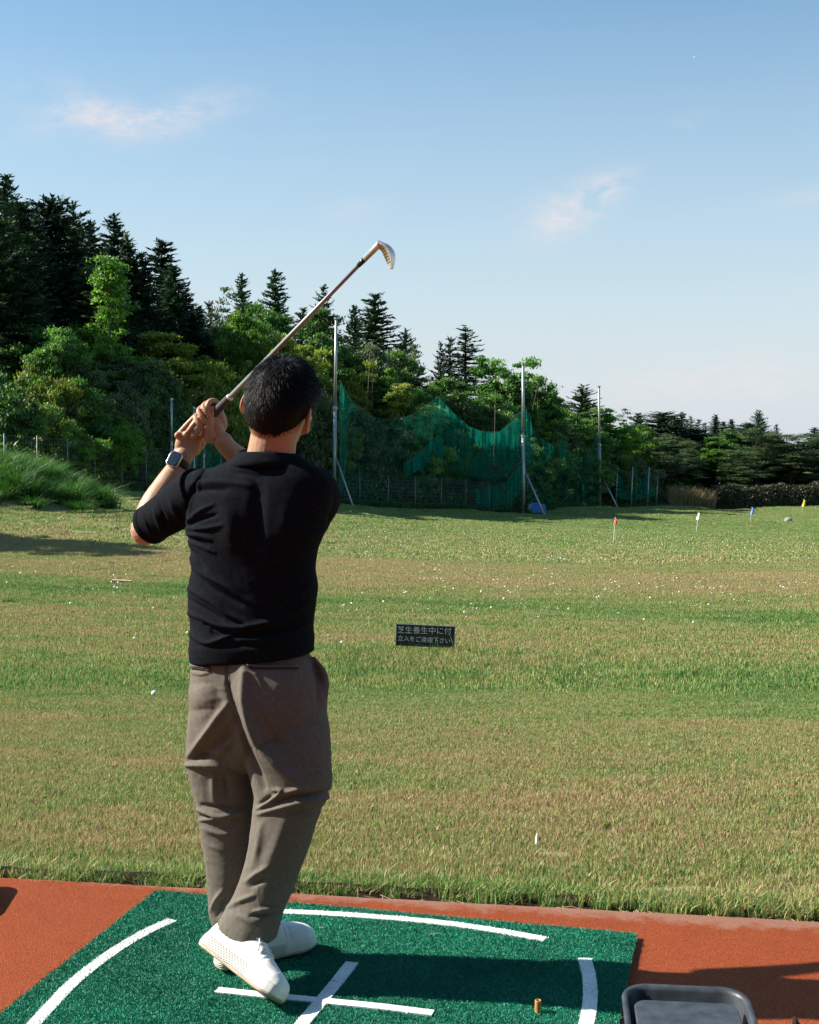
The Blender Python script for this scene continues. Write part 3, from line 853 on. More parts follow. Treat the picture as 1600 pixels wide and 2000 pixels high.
PROTO = {
 'fir_dense': [conifer_proto(1), conifer_proto(2, Rm=3.0, droop=.1), conifer_proto(3, Rm=2.4, dens=1.1)],
 'fir_round': [conifer_proto(4, Rm=2.9, round_top=.5)],
 'fir_sparse': [conifer_proto(5, bare=.42, Rm=2.2, dens=.75, droop=.02, gap=.12), conifer_proto(6, bare=.34, Rm=2.5, dens=.75, droop=-.02, gap=.15), conifer_proto(7, bare=.55, Rm=2.0, dens=.7, gap=.15)],
 'fir_broad': [conifer_proto(8, bare=.1, Rm=3.4, dens=.9, droop=-.12, gap=.1, power=.6)],
 'broad': [broad_proto(21), broad_proto(22, lobes=20, clumps=230, nleaf=40000), broad_proto(23, lobes=14, flat=.7, layered=.6), broad_proto(24, lobes=18, layered=.4)],
 'lacy': [broad_proto(25, lobes=13, nleaf=9000, clumps=110, wood_n=12, layered=.8)],
 'young': [broad_proto(26, H=9, Rm=2.2, base=.10, lobes=36, nleaf=11000, clumps=200, cone=.97, layered=.6, leaf=(.075, .038))],
 'shrub': [broad_proto(31, H=3.2, Rm=2.6, base=.02, lobes=14, nleaf=22000, clumps=190, leaf=(.074, .042), layered=.5, trunk_r=.06), broad_proto(32, H=3.0, Rm=2.8, base=.02, lobes=16, nleaf=22000, clumps=200, leaf=(.074, .042), trunk_r=.06)],
 'pine': [broad_proto(41, H=10, Rm=3.0, base=.10, lobes=24, nleaf=34000, clumps=340, leaf=(.10, .018), layered=.7, cone=.45), broad_proto(42, H=10, Rm=3.0, base=.08, lobes=28, nleaf=34000, clumps=340, leaf=(.10, .018), layered=.8, cone=.6)],
}
def fence_Y(px):
    """distance of the fence line along a photograph column"""
    k = (px - 800) / F_PX
    s = np.linspace(0, _cum[-1], 4000)
    P = np.stack([np.interp(s, _cum, FENCE[:, 0]), np.interp(s, _cum, FENCE[:, 1])], 1)
    return P[int(np.argmin(np.abs(P[:, 0] - k * P[:, 1]))), 1]
_mesh_mat = {}
def tree(proto, var, m, name, label, cat, px, ytop, wpx, off, group=None, rot=None, barkm=None, Yabs=None):
    Y = Yabs if Yabs is not None else fence_Y(px) + off
    top = W(px, ytop, Y)
    zb = float(zterr(top[0], Y))
    crown, trunk, H, Rm = PROTO[proto][var % len(PROTO[proto])]
    sz = (top[2] - zb) / H
    sx = (wpx / F_PX * Y) / (2 * Rm) * (1.5 if proto == 'fir_sparse' else 1.75 if proto.startswith('fir') else 1.0)
    t = thing(name, label, cat, (top[0], Y, zb), 0, group)
    rz = random.random() * 6.28 if rot is None else rot
    key = (crown.name, m)
    cm = _mesh_mat.get(key)
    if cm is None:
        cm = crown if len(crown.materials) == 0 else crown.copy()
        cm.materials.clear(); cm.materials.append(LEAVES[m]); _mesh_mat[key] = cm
    for nm, me, mm_ in (("crown", cm, None), ("trunk", trunk, barkm or M_bark)):
        o = bpy.data.objects.new(nm, me); COL.objects.link(o); o.parent = t
        o.rotation_euler = (0, 0, rz); o.scale = (sx, sx, sz)
        if mm_ is not None and len(me.materials) == 0: me.materials.append(mm_)
    return t
G1, G2, G3, G4, G5 = "dark conifers on the wooded hill", "leafy trees along the wood's edge", "shrubs and creepers behind the fence", "trees beyond the far end of the range", "young bright trees at the wood's edge"
T = [
 ('fir_dense', 1, 'conifer', 10, 343, 150, 26, "tallest dark conifer, cut by the left frame edge above the hillside", 'fir_tree', G1),
 ('fir_round', 0, 'conifer', 96, 392, 140, 24, "broad round-topped dark conifer second from the left skyline edge", 'fir_tree', G1),
 ('fir_sparse', 0, 'conifer', 147, 392, 70, 34, "slim conifer spire just right of the round-topped conifer", 'fir_tree', G1),
 ('fir_dense', 2, 'conifer', 209, 420, 105, 30, "pointed dark conifer with a thin leading shoot right of the slim spire", 'fir_tree', G1),
 ('fir_sparse', 1, 'dull', 249, 455, 62, 36, "thin half-bare grey conifer tip between two dark conifers", 'fir_tree', G1),
 ('fir_dense', 0, 'conifer', 312, 467, 125, 25, "tall dark conifer that ends the left skyline group on its right", 'fir_tree', G1),
 ('fir_dense', 1, 'conifer', 50, 455, 150, 19, "dark conifer in front of the tallest one at the left", 'fir_tree', G1),
 ('fir_dense', 2, 'conifer', 165, 478, 130, 21, "dark conifer under the slim spire behind the bright young tree", 'fir_tree', G1),
 ('fir_dense', 0, 'conifer', 262, 520, 130, 21, "dark conifer below the grey half-bare tip", 'fir_tree', G1),
 ('fir_dense', 1, 'conifer', 362, 566, 95, 23, "shorter dark conifer stepping down the skyline left of the club shaft", 'fir_tree', G1),
 ('fir_sparse', 0, 'conifer', 413, 587, 58, 28, "small lone spire in the skyline gap above the golfer's hands", 'fir_tree', G1),
 ('fir_dense', 2, 'conifer', 452, 628, 52, 18, "dark narrow column of a conifer right of the small lone spire", 'fir_tree', G1),
 ('fir_dense', 2, 'conifer_light', 480, 535, 66, 32, "left one of the two conifer tips above the golfer's head", 'fir_tree', G1),
 ('fir_dense', 0, 'conifer_light', 536, 526, 84, 31, "right one of the two conifer tips above the golfer's head", 'fir_tree', G1),
 ('fir_sparse', 1, 'conifer_light', 637, 557, 76, 30, "conifer tip crossed by the club shaft", 'fir_tree', G1),
 ('fir_dense', 1, 'conifer', 694, 597, 70, 27, "small conifer leaning on the tall one right of the first net pole", 'fir_tree', G1),
 ('fir_dense', 0, 'conifer', 734, 572, 118, 22, "tall full conifer right of the first net pole", 'fir_tree', G1),
 ('fir_broad', 0, 'conifer', 786, 648, 100, 26, "low flat-branched conifer right of the tall full one", 'fir_tree', G1),
 ('fir_sparse', 1, 'conifer', 858, 668, 52, 27, "leftmost of the three bare-trunked conifers on the ridge", 'fir_tree', G1),
 ('fir_sparse', 0, 'conifer', 877, 657, 56, 30, "middle one of the three bare-trunked conifers on the ridge", 'fir_tree', G1),
 ('fir_sparse', 2, 'conifer', 909, 634, 84, 28, "tallest of the three bare-trunked conifers on the ridge", 'fir_tree', G1),
 ('fir_sparse', 2, 'conifer', 963, 698, 36, 30, "tiny conifer tip peeping over the leafy crown left of the middle net pole", 'fir_tree', G1),
 ('fir_broad', 0, 'conifer_light', 1131, 755, 120, 15, "spiky spreading conifer left of the third net pole", 'fir_tree', G1),
 ('fir_dense', 1, 'conifer', 180, 432, 100, 24, "dark conifer in the notch between the slim spire and the pointed conifer", 'fir_tree', G1),
 ('fir_dense', 2, 'conifer', 236, 468, 100, 23, "dark conifer under the grey half-bare tip, left of the skyline's last tall conifer", 'fir_tree', G1),
 ('fir_dense', 0, 'conifer', 278, 492, 100, 22, "dark conifer in front of the left flank of the last tall conifer", 'fir_tree', G1),
 ('fir_dense', 2, 'conifer', 338, 520, 100, 22, "dark conifer on the right flank of the last tall conifer", 'fir_tree', G1),
 ('fir_dense', 1, 'conifer', 388, 598, 80, 21, "dark conifer between the skyline step and the small lone spire", 'fir_tree', G1),
 ('fir_round', 0, 'conifer', 40, 398, 110, 22, "dense dark crown between the tallest conifer and the round-topped one", 'fir_tree', G1),
 ('fir_dense', 0, 'conifer_light', 592, 600, 70, 27, "conifer behind the club shaft above the golfer's hair", 'fir_tree', G1),
 # leafy trees
 ('young', 0, 'bright', 214, 505, 112, 10, "slender bright green young tree in front of the dark conifers", 'young_tree', G5),
 ('broad', 2, 'yellow', 350, 652, 215, 7, "wide yellow-green crown left of the golfer's hands", 'leafy_tree', G2),
 ('broad', 1, 'broad', 40, 640, 190, 11, "mid green leafy tree at the left frame edge below the conifers", 'leafy_tree', G2),
 ('broad', 0, 'dull', 150, 700, 190, 7, "dull olive crown under the bright young tree", 'leafy_tree', G2),
 ('broad', 3, 'dull', 275, 705, 170, 6, "greyish twiggy crown under the yellow-green one", 'leafy_tree', G2),
 ('lacy', 0, 'dull', 448, 566, 130, 22, "pale lacy tree with sky showing through beside the small spire", 'leafy_tree', G2),
 ('broad', 1, 'broad', 505, 600, 130, 17, "rich green crown behind the club shaft above the golfer's head", 'leafy_tree', G2),
 ('broad', 3, 'yellow', 575, 682, 170, 8, "yellow-green crown directly behind the golfer's head", 'leafy_tree', G2),
 ('broad', 0, 'broad', 640, 610, 150, 16, "green leafy crown behind the top of the first net pole", 'leafy_tree', G2),
 ('broad', 2, 'broad', 690, 680, 140, 12, "dark green leafy crown between the first net pole and the tall full conifer", 'leafy_tree', G2),
 ('broad', 1, 'broad', 770, 690, 130, 14, "leafy crown below the low flat-branched conifer", 'leafy_tree', G2),
 ('lacy', 0, 'dull', 800, 676, 120, 15, "grey-green thin crown with bare twigs above the yellow maple", 'leafy_tree', G2),
 ('broad', 2, 'yellow', 808, 752, 130, 5, "round yellow-green maple above the net's left sag", 'leafy_tree', G2),
 ('broad', 0, 'broad', 893, 742, 150, 7, "leafy crown under the three bare-trunked conifers", 'leafy_tree', G2),
 ('broad', 3, 'broad', 985, 703, 145, 11, "highest leafy crown left of the middle net pole", 'leafy_tree', G2),
 ('broad', 1, 'broad', 1045, 738, 110, 13, "leafy crown behind the top of the middle net pole", 'leafy_tree', G2),
 ('broad', 0, 'broad', 1080, 775, 95, 10, "leafy crown sloping down right of the middle net pole", 'leafy_tree', G2),
 ('broad', 2, 'bright', 1065, 815, 90, 5, "light green foliage at the top of the second net", 'leafy_tree', G5),
 ('broad', 1, 'broad', 960, 775, 130, 5, "leafy crown hanging over the deep net sag", 'leafy_tree', G2),
 ('broad', 3, 'broad', 1125, 800, 100, 8, "leafy crown in front of the spiky spreading conifer", 'leafy_tree', G2),
 ('broad', 2, 'bright', 1190, 800, 120, 9, "fresh green crown behind the third net pole", 'leafy_tree', G5),
 ('lacy', 0, 'dull', 1218, 800, 80, 14, "thin feathery crown against the sky right of the third net pole", 'leafy_tree', G2),
 ('broad', 0, 'bright', 1240, 832, 90, 8, "fresh green crown right of the feathery one", 'leafy_tree', G5),
 ('broad', 1, 'broad', 1165, 850, 100, 5, "darker crown low behind the third net pole", 'leafy_tree', G2),
 # far end of the range
 ('fir_dense', 0, 'conifer', 1246, 806, 60, 26, "leftmost conifer of the far treeline beyond the range", 'fir_tree', G4),
 ('fir_round', 0, 'conifer', 1298, 806, 90, 20, "dome-topped conifer in the far treeline", 'fir_tree', G4),
 ('fir_dense', 2, 'conifer', 1333, 805, 46, 28, "conifer with a double tip in the far treeline", 'fir_tree', G4),
 ('fir_sparse', 1, 'dull', 1347, 813, 40, 24, "greyish dying conifer in the far treeline", 'fir_tree', G4),
 ('fir_sparse', 0, 'conifer', 1363, 818, 34, 28, "first of the small spires right of the dying conifer", 'fir_tree', G4),
 ('fir_sparse', 0, 'conifer', 1378, 825, 32, 30, "second and lower small spire right of the dying conifer", 'fir_tree', G4),
 ('fir_dense', 1, 'conifer', 1398, 810, 42, 28, "sharp spire in the middle of the far treeline", 'fir_tree', G4),
 ('fir_dense', 0, 'conifer', 1415, 823, 44, 26, "lower conifer just right of the sharp spire", 'fir_tree', G4),
 ('fir_dense', 2, 'conifer', 1433, 819, 36, 28, "narrow conifer left of the pale lacy larch", 'fir_tree', G4),
 ('fir_broad', 0, 'conifer_light', 1484, 803, 62, 24, "pale open larch standing above the far treeline", 'fir_tree', G4),
 ('fir_sparse', 1, 'conifer', 1518, 829, 34, 26, "small spire right of the pale larch", 'fir_tree', G4),
 ('fir_dense', 1, 'conifer', 1592, 835, 64, 22, "conifer cut by the right frame edge in the far treeline", 'fir_tree', G4),
 ('fir_round', 0, 'conifer', 1460, 828, 70, 22, "round dark conifer below the pale larch", 'fir_tree', G4),
 ('fir_round', 0, 'conifer', 1350, 838, 100, 18, "dark conifer mass below the small spires", 'fir_tree', G4),
 ('pine', 0, 'pine', 1292, 850, 105, 8, "soft dark pine above the small net enclosure", 'pine_tree', G4),
 ('pine', 1, 'pine', 1338, 862, 90, 9, "soft dark pine behind the dry reeds", 'pine_tree', G4),
 ('broad', 2, 'bright', 1405, 855, 85, 11, "bright green leafy tree among the far pines", 'leafy_tree', G4),
 ('broad', 0, 'broad', 1428, 840, 90, 13, "mid green leafy tree behind the bright one among the far pines", 'leafy_tree', G4),
 ('pine', 0, 'pine', 1480, 838, 125, 9, "broad pine behind the blue flag", 'pine_tree', G4),
 ('pine', 1, 'pine', 1545, 850, 120, 8, "broad pine behind the yellow flag", 'pine_tree', G4),
 ('pine', 0, 'pine', 1600, 848, 120, 9, "pine at the right frame edge over the hedge", 'pine_tree', G4),
 ('pine', 1, 'pine', 1440, 880, 90, 5, "low pine over the left end of the hedge", 'pine_tree', G4),
 ('pine', 1, 'pine', 1700, 850, 130, 9, "pine just past the right frame edge", 'pine_tree', G4),
]
SH = [(20, 735, 150, 4, 'broad'), (85, 720, 150, 4.5, 'yellow'), (150, 745, 140, 3.6, 'broad'), (215, 755, 140, 3.6, 'dull'), (285, 748, 150, 4, 'broad'), (345, 740, 130, 3.6, 'broad'),
      (405, 720, 140, 4, 'yellow'), (460, 740, 130, 3.6, 'broad'), (520, 745, 140, 4, 'yellow'), (585, 740, 150, 4, 'dull'), (640, 775, 120, 3.4, 'yellow'), (700, 800, 120, 4, 'dull'),
      (760, 815, 120, 4, 'dull'), (822, 828, 120, 3, 'broad'), (880, 845, 110, 3, 'broad'), (935, 880, 110, 3, 'dull'), (990, 860, 100, 3.4, 'broad'), (1050, 858, 90, 3.4, 'broad'),
      (1100, 870, 90, 3.4, 'broad'), (1150, 882, 90, 3, 'broad'), (1205, 880, 80, 3.4, 'broad'), (1250, 890, 80, 4, 'dull'),
      (150, 823, 110, 1.0, 'bright'), (225, 822, 110, 0.9, 'bright'), (285, 838, 60, 0.8, 'broad')]
SH_L = ["shrub at the left frame edge above the fence", "yellow-green shrub above the left fence posts", "green shrub left of the young tree's foot", "dull shrub at the foot of the bright young tree", "green shrub right of the young tree's foot",
        "green shrub above the short net pole", "yellow-green shrub above the golfer's hands", "green shrub between the hands and the head", "yellow-green shrub beside the golfer's left ear", "dull shrub hidden mostly by the golfer's head",
        "yellow-green shrub left of the first net pole", "dull shrub behind the torn left peak of the net", "dull shrub left of the yellow maple's foot", "green shrub under the yellow maple", "green shrub behind the net's middle peak",
        "dull shrub behind the deep net sag", "green shrub left of the middle net pole's foot", "green shrub right of the middle net pole", "green shrub behind the second net's small peak", "green shrub left of the third net pole",
        "green shrub right of the third net pole", "dull shrub over the small net enclosure", "bright creeper mound hanging over the left fence", "bright creeper mound over the braced fence post", "small green creeper right of the creeper mounds"]
for i, (pr, v, m, px, yt, wp, off, lab, nm, grp) in enumerate(T):
    cat = {'fir_tree': 'conifer', 'young_tree': 'tree', 'leafy_tree': 'tree', 'pine_tree': 'pine tree'}[nm]
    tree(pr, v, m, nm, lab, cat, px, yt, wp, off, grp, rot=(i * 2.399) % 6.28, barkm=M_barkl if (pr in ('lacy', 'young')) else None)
for (px, yt, wp, off, m), lab in zip(SH, SH_L):
    tree('shrub', px, m, 'shrub', lab, 'shrub', px, yt, wp, off, G3)
# the wood goes on behind: dark conifers filling the hillside, a few leafy trees outside the frame
fill = []
for k in range(70):
    px = random.uniform(-60, 1240); f = px / 1240
    off = random.uniform(12, 24)
    sky_y = np.interp(px, [0, 100, 250, 350, 420, 550, 650, 740, 850, 1000, 1100, 1240], [400, 430, 490, 560, 640, 650, 650, 650, 715, 740, 800, 830])
    fill.append((px, sky_y + random.uniform(22, 110), random.uniform(95, 150), off))
for px, yt, wp, off in fill:
    tree(random.choice(['fir_dense', 'fir_sparse', 'fir_dense']), random.randrange(3), 'conifer', 'fir_tree', "dark conifer standing deep in the wood on the hillside", 'conifer', px, yt, wp, off, "dark conifers deep in the wood")
for k in range(58):
    px = (k + random.random()) * 1250 / 58
    sky_y = np.interp(px, [0, 150, 260, 350, 430, 520, 600, 700, 800, 900, 1000, 1060, 1150, 1240], [630, 630, 650, 640, 618, 600, 622, 640, 690, 735, 712, 745, 800, 828])
    tree('broad', k, random.choice(['broad', 'broad', 'dull', 'broad', 'yellow', 'bright']), 'leafy_tree', "leafy tree massed with others on the wooded hillside", 'tree', px, sky_y + random.uniform(4, 95), random.uniform(95, 150) * (1 - px / 3500), random.uniform(6, 15), "leafy trees massed on the hillside")
for k in range(26):
    px = 1225 + k * 19
    tree('fir_dense', k, 'conifer', 'fir_tree', "dark conifer in the thick of the far treeline", 'conifer', px, random.uniform(845, 872), random.uniform(60, 90), random.uniform(13, 20), "dark conifers in the thick of the far treeline")
# left of the frame: the wood and a lone tree whose shade reaches the range
tree('broad', 1, 'broad', 'leafy_tree', "leafy tree left of the frame that shades the range", 'tree', -545, 520, 520, 0, None, Yabs=29.2)

for k in range(22):
    tree('fir_dense' if k % 2 else 'pine', k, 'conifer' if k % 2 else 'pine', 'fir_tree' if k % 2 else 'pine_tree', "tree of the far treeline past the right frame edge", 'conifer', 1745 + k * 44, random.uniform(838, 856), 110, random.uniform(9, 16), "trees past the right frame edge")
for k in range(11):
    tree('fir_dense', k, 'conifer', 'fir_tree', "conifer of the wood left of the frame", 'conifer', -90 - k * 70, random.uniform(330, 400), 160, random.uniform(24, 32), "conifers left of the frame")
# unseen trees added behind the driving deck to cut sky light on the golfer's back
pts, sc_l, ix = [], [], []
for k in range(16):
    x = -20 + k * 2.7
    pts += [(x + random.uniform(-.7, .7), -13.5 + random.uniform(-1.5, 1), -.12), (x + random.uniform(-.7, .7), -9 + random.uniform(-1, 1), -.12)]; sc_l += [.95, 1.2]; ix += [0, 1]
instancer("added_shade_trees", pts, [random.random() * 6 for _ in pts], sc_l, ix, [(PROTO['fir_dense'][0][0].copy(), LEAVES['conifer']), (PROTO['broad'][0][0].copy(), LEAVES['broad'])])

# undergrowth on the hillside behind the fence, one leafy mass
n = 60000
s = rng.uniform(_cum[1], _cum[8], n)
off = rng.gamma(1.5, 4.0, n) + .5
FX, FY = np.interp(s, _cum, FENCE[:, 0]), np.interp(s, _cum, FENCE[:, 1])
FX2, FY2 = np.interp(s + .5, _cum, FENCE[:, 0]), np.interp(s + .5, _cum, FENCE[:, 1])
nx_, ny_ = -(FY2 - FY), (FX2 - FX); nl = np.hypot(nx_, ny_); nx_, ny_ = nx_ / nl, ny_ / nl
X, Y = FX + nx_ * off, FY + ny_ * off
hmax = 1.4 + 1.3 * fbm(np.stack([X * .35, Y * .35, X * 0], 1), 9) + .05 * off
c = np.stack([X, Y, zterr(X, Y) + rng.random(n) * np.maximum(hmax, .3)], 1)
a = unit(rng.normal(0, 1, (n, 3)) + [0, 0, -.2]); nrm = unit(rng.normal(0, .5, (n, 3)) + [0, 0, 1]); b = unit(np.cross(nrm, a))
sz = rng.uniform(.07, .17, n)[:, None]
V, F, tn = kites(c, a * sz, b * sz * .5, np.clip(rng.normal(.35, .2, n), 0, 1))
link("undergrowth", mesh_from("undergrowth", V, F, False, tn), LEAVES['broad'], kind="stuff")

# hedge at the far end, dry reeds, bank of long grass
def hedge(px0, px1, ytop, ybase, label):
    Y0 = fence_Y((px0 + px1) / 2) - 1.0
    pa, pb = W(px0, ybase, Y0), W(px1, ybase, Y0)
    h = (ybase - ytop) / F_PX * Y0
    n = 52000
    r = np.random.default_rng(77)
    x = r.uniform(pa[0], pb[0], n); u = r.random(n); th = u * math.pi
    lump = 1 + .18 * fbm(np.stack([x * .9, th * 1.2, x * 0], 1), 31)
    rad = r.uniform(.82, 1.03, n) * lump
    y = Y0 + 1.1 * np.cos(th) * rad * -1; z = np.sin(th) ** .6 * h * rad
    c = np.stack([x, y, zterr(x, y) + z], 1)
    a = unit(r.normal(0, 1, (n, 3))); nr = unit(r.normal(0, .6, (n, 3)) + np.stack([0 * x, -np.cos(th), np.sin(th) + .3], 1)); b = unit(np.cross(nr, a))
    s = r.uniform(.07, .14, n)[:, None]
    V, F, tn = kites(c, a * s, b * s * .6, np.clip(r.normal(.5, .22, n), 0, 1))
    t = thing("hedge", label, "hedge", (float((pa[0] + pb[0]) / 2), Y0, float(zterr(pa[0], Y0))))
    V = V - LOC[t.name]
    link("foliage", mesh_from("hedge_foliage", V, F, False, tn), LEAVES['hedge'], t)
    core = MB()
    xs = np.linspace(pa[0] + .3, pb[0] - .3, 40)
    core.rings([np.array([[q, Y0 - .8 * math.cos(k), float(zterr(q, Y0)) - .2 + math.sin(k) * h * .85] for k in np.linspace(0, math.pi, 9)]) for q in xs])
    part("stems", core, M_bark, t)
hedge(1388, 2300, 958, 1000, "long clipped dark olive hedge along the far end of the range")
def blades_stuff(name, C, h, lean, w, m, seed, tone_c, label=None, ang=None):
    r = np.random.default_rng(seed); n = len(C)
    hh = h * r.uniform(.55, 1.15, n); a = r.random(n) * 6.28; le = hh * lean * r.random(n)
    if ang is not None: a = ang + r.normal(0, .5, n); hh = hh * np.repeat(r.uniform(.55, 1.25, n // 230 + 1), 230)[:n]
    d = np.stack([np.cos(a), np.sin(a), 0 * a], 1); sa = r.random(n) * 6.28
    s = np.stack([np.cos(sa), np.sin(sa), 0 * a], 1) * (w * r.uniform(.6, 1.3, n))[:, None] / 2
    up = np.array([0, 0, 1.0])
    m1 = C + d * (le * .3)[:, None] + up * (hh * .6)[:, None]; t1 = C + d * le[:, None] + up * (hh * (1 - .15 * lean))[:, None]
    V = np.stack([C - s, C + s, m1 + s * .8, m1 - s * .8, t1 + s * .1, t1 - s * .1], 1).reshape(-1, 3)
    b = np.arange(n)[:, None] * 6
    F = np.concatenate([b + np.array([[0, 1, 2, 3]]), b + np.array([[3, 2, 4, 5]])])
    tn = np.clip(r.normal(tone_c, .2, n), 0, 1)
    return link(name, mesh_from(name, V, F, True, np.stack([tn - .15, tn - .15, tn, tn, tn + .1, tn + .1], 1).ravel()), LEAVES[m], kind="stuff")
r = np.random.default_rng(8)
def field_px(px0, px1, off0, off1, n):
    px = r.uniform(px0, px1, n); P = np.empty((n, 3))
    tab = np.array([fence_Y(q) for q in np.linspace(px0, px1, 30)])
    Y = np.interp(px, np.linspace(px0, px1, 30), tab) + r.uniform(off0, off1, n)
    X = (px - 800) / F_PX * Y
    return np.stack([X, Y, zterr(X, Y)], 1)
C = field_px(1308, 1398, -.9, 1.6, 5200); C = C[fbm(C * np.array([.9, .9, 0]), 3) > -.22]
blades_stuff("dry_reeds_vegetation", C[::2], 1.25, .6, .05, 'reed', 3, .55); blades_stuff("dry_reeds_vegetation", C[1::4], 1.85, .45, .045, 'reed', 4, .6)
# long grass in tussocks on the left bank
ts = []
for k in range(150):
    x, y = -12.9 + r.normal(0, 1.75), 43.2 + r.normal(0, 2.3)
    if ((x + 12.9) / 3.2) ** 2 + ((y - 43.2) / 4.3) ** 2 > 1: continue
    o2 = r.normal(0, .13, (230, 2)); ts.append(np.concatenate([o2 + [x, y], np.arctan2(o2[:, 1:], o2[:, :1])], 1))
q = np.concatenate(ts)
blades_stuff("long_grass", np.column_stack([q[:, :2], zterr(q[:, 0], q[:, 1]) - .03]), .80, 1.15, .020, 'grass', 4, .45, None, q[:, 2])
C = field_px(20, 640, -.6, .5, 9000)
blades_stuff("fence_grass", C, .32, .9, .02, 'grass', 5, .3)
C = field_px(640, 1310, -.7, .6, 9000)
blades_stuff("fence_grass", C, .34, .9, .03, 'grass', 6, .3)
# ---------------------------------------------------------------- boundary fence, net poles, nets, flags, sign
M_galv = pmat("galvanised_steel", (0.37, 0.38, 0.39), 0.45, .15, 12, metal=.55)
M_grey_post = pmat("weathered_post", (0.20, 0.21, 0.21), 0.6, .25, 12, metal=.2)
M_wire = pmat("fence_wire", (0.16, 0.17, 0.165), 0.6, .2, 20, metal=.3)
M_headrope = pmat("green_net_cord", (0.02, 0.10, 0.07), 0.9, .2, 40)
M_rope = pmat("old_rope", (0.11, 0.095, 0.07), 0.9, .2, 40)

def fence_panelled(s0, s1, step, h, label, braces):
    p0 = fence_pt(s0)
    t = thing("wire_fence", label, "fence", (p0[0], p0[1], float(zterr(p0[0], p0[1]))), 0, None)
    posts = np.arange(s0, s1, step)
    wires = MB(); brace = MB()
    pm = MB(); pm.tube([[0, 0, -.3], [0, 0, h]], .026, 8)
    pme = pm.mesh("fence_post", smooth=True); pme.materials.append(M_grey_post)
    tops = []
    for i, s in enumerate(posts):
        p = fence_pt(s); z = float(zterr(p[0], p[1]))
        o = bpy.data.objects.new("post", pme); COL.objects.link(o); o.parent = t
        o.location = (p[0] - LOC[t.name][0], p[1] - LOC[t.name][1], z - LOC[t.name][2])
        o.rotation_euler = (random.gauss(0, .012), random.gauss(0, .012), 0)
        tops.append(np.array([p[0], p[1], z]))
        if i in braces:
            d = unit(fence_pt(s + .3) - fence_pt(s))
            for sg in (-1, 1):
                bm_ = MB(); e = np.array([p[0] + d[0] * sg * 1.35 + .35, p[1] + d[1] * sg * 1.35 - .5, 0]); e[2] = float(zterr(e[0], e[1])) - .1
                bm_.tube([np.array([p[0], p[1], z + h * .68]), e], .022, 6)
                part("brace", bm_, M_grey_post, t)
    for a, b in zip(tops[:-1], tops[1:]):
        for k in range(9):
            zz = .08 + (h - .14) * k / 8
            wires.tube([a + [0, 0, zz], (a + b) / 2 + [0, 0, zz - .015], b + [0, 0, zz]], .0045, 3, False)
        L_ = np.linalg.norm(b - a); n = int(L_ / .16)
        for k in range(1, n):
            q = a + (b - a) * k / n
            wires.tube([q + [0, 0, .08], q + [0, 0, h - .06]], .0035, 3, False)
    part("wire_mesh", wires, M_wire, t, kind="stuff")
    return t
s_of = lambda px: float(_cum[0] + min(((abs(fence_pt(s)[0] - (px - 800) / F_PX * fence_pt(s)[1]), s) for s in np.linspace(_cum[1] + 2, _cum[8], 1500)))[1])
fence_panelled(s_of(-60), s_of(420), 2.05, 1.95, "low wire fence on thin grey posts along the wood at the left", (7,))
fence_panelled(s_of(430), s_of(1010), 2.6, 1.9, "low wire fence on thin posts in the shade behind the first big net", ())

def net_pole(px, ytop, ybase, r0, r1, label, brace=None, group="tall net poles", wires=()):
    Y = fence_Y(px) - .5
    base = W(px, ybase, Y); z0 = float(zterr(base[0], Y)); top = W(px + (-2 if px > 1100 else (5 if px == 652 else 0)), ytop, Y)
    t = thing("net_pole", label, "pole", (base[0], Y, z0), 0, group)
    zm = z0 + (top[2] - z0) * .52
    mid = base + (top - base) * .52; mid = np.array([base[0] + (top[0] - base[0]) * .52, Y, zm])
    part("pole", MB().tube([[base[0], Y, z0 - .4], mid], r0, 12), M_galv, t, smooth=True)
    part("pole", MB().tube([mid - [0, 0, .05], top], [r1, r1 * .9], 12), M_galv, t, smooth=True)
    part("collar", MB().tube([mid - [0, 0, .09], mid + [0, 0, .09]], r0 * 1.25, 12), M_galv, t)
    part("cap", MB().tube([top - [0, 0, .05], top + [0, 0, .06]], r1 * 1.5, 10), M_galv, t)
    if brace:
        bx, by, tx, ty = brace
        e = W(bx, by, Y - 1.6); e[2] = float(zterr(e[0], e[1])); s_ = W(tx, ty, Y)
        part("brace", MB().tube([s_, e], r0 * .55, 8), M_galv, t, smooth=True)
    return t, top, Y
pole0, top0, _ = net_pole(335, 780, 950, .055, .055, "short steel net pole above the golfer's watch", group="net poles")
pole1, top1, _ = net_pole(652, 622, 985, .105, .085, "tall steel net pole just right of the golfer's shoulder", (690, 998, 656, 893), "net poles")
pole2, top2, _ = net_pole(1022, 711, 1003, .125, .10, "tall steel net pole in the middle beside the blue tarpaulin", (1064, 1008, 1027, 925), "net poles")
pole3, top3, _ = net_pole(1172, 755, 992, .115, .09, "tall steel net pole farthest to the right", (1207, 998, 1177, 932), "net poles")
for px, yt in ((379, 797), (398, 822)):
    net_pole(px, yt, 955, .05, .05, "thin pole partly hidden by the golfer's hands" if px == 379 else "thin pole just right of the golfer's forearm", group="net poles")

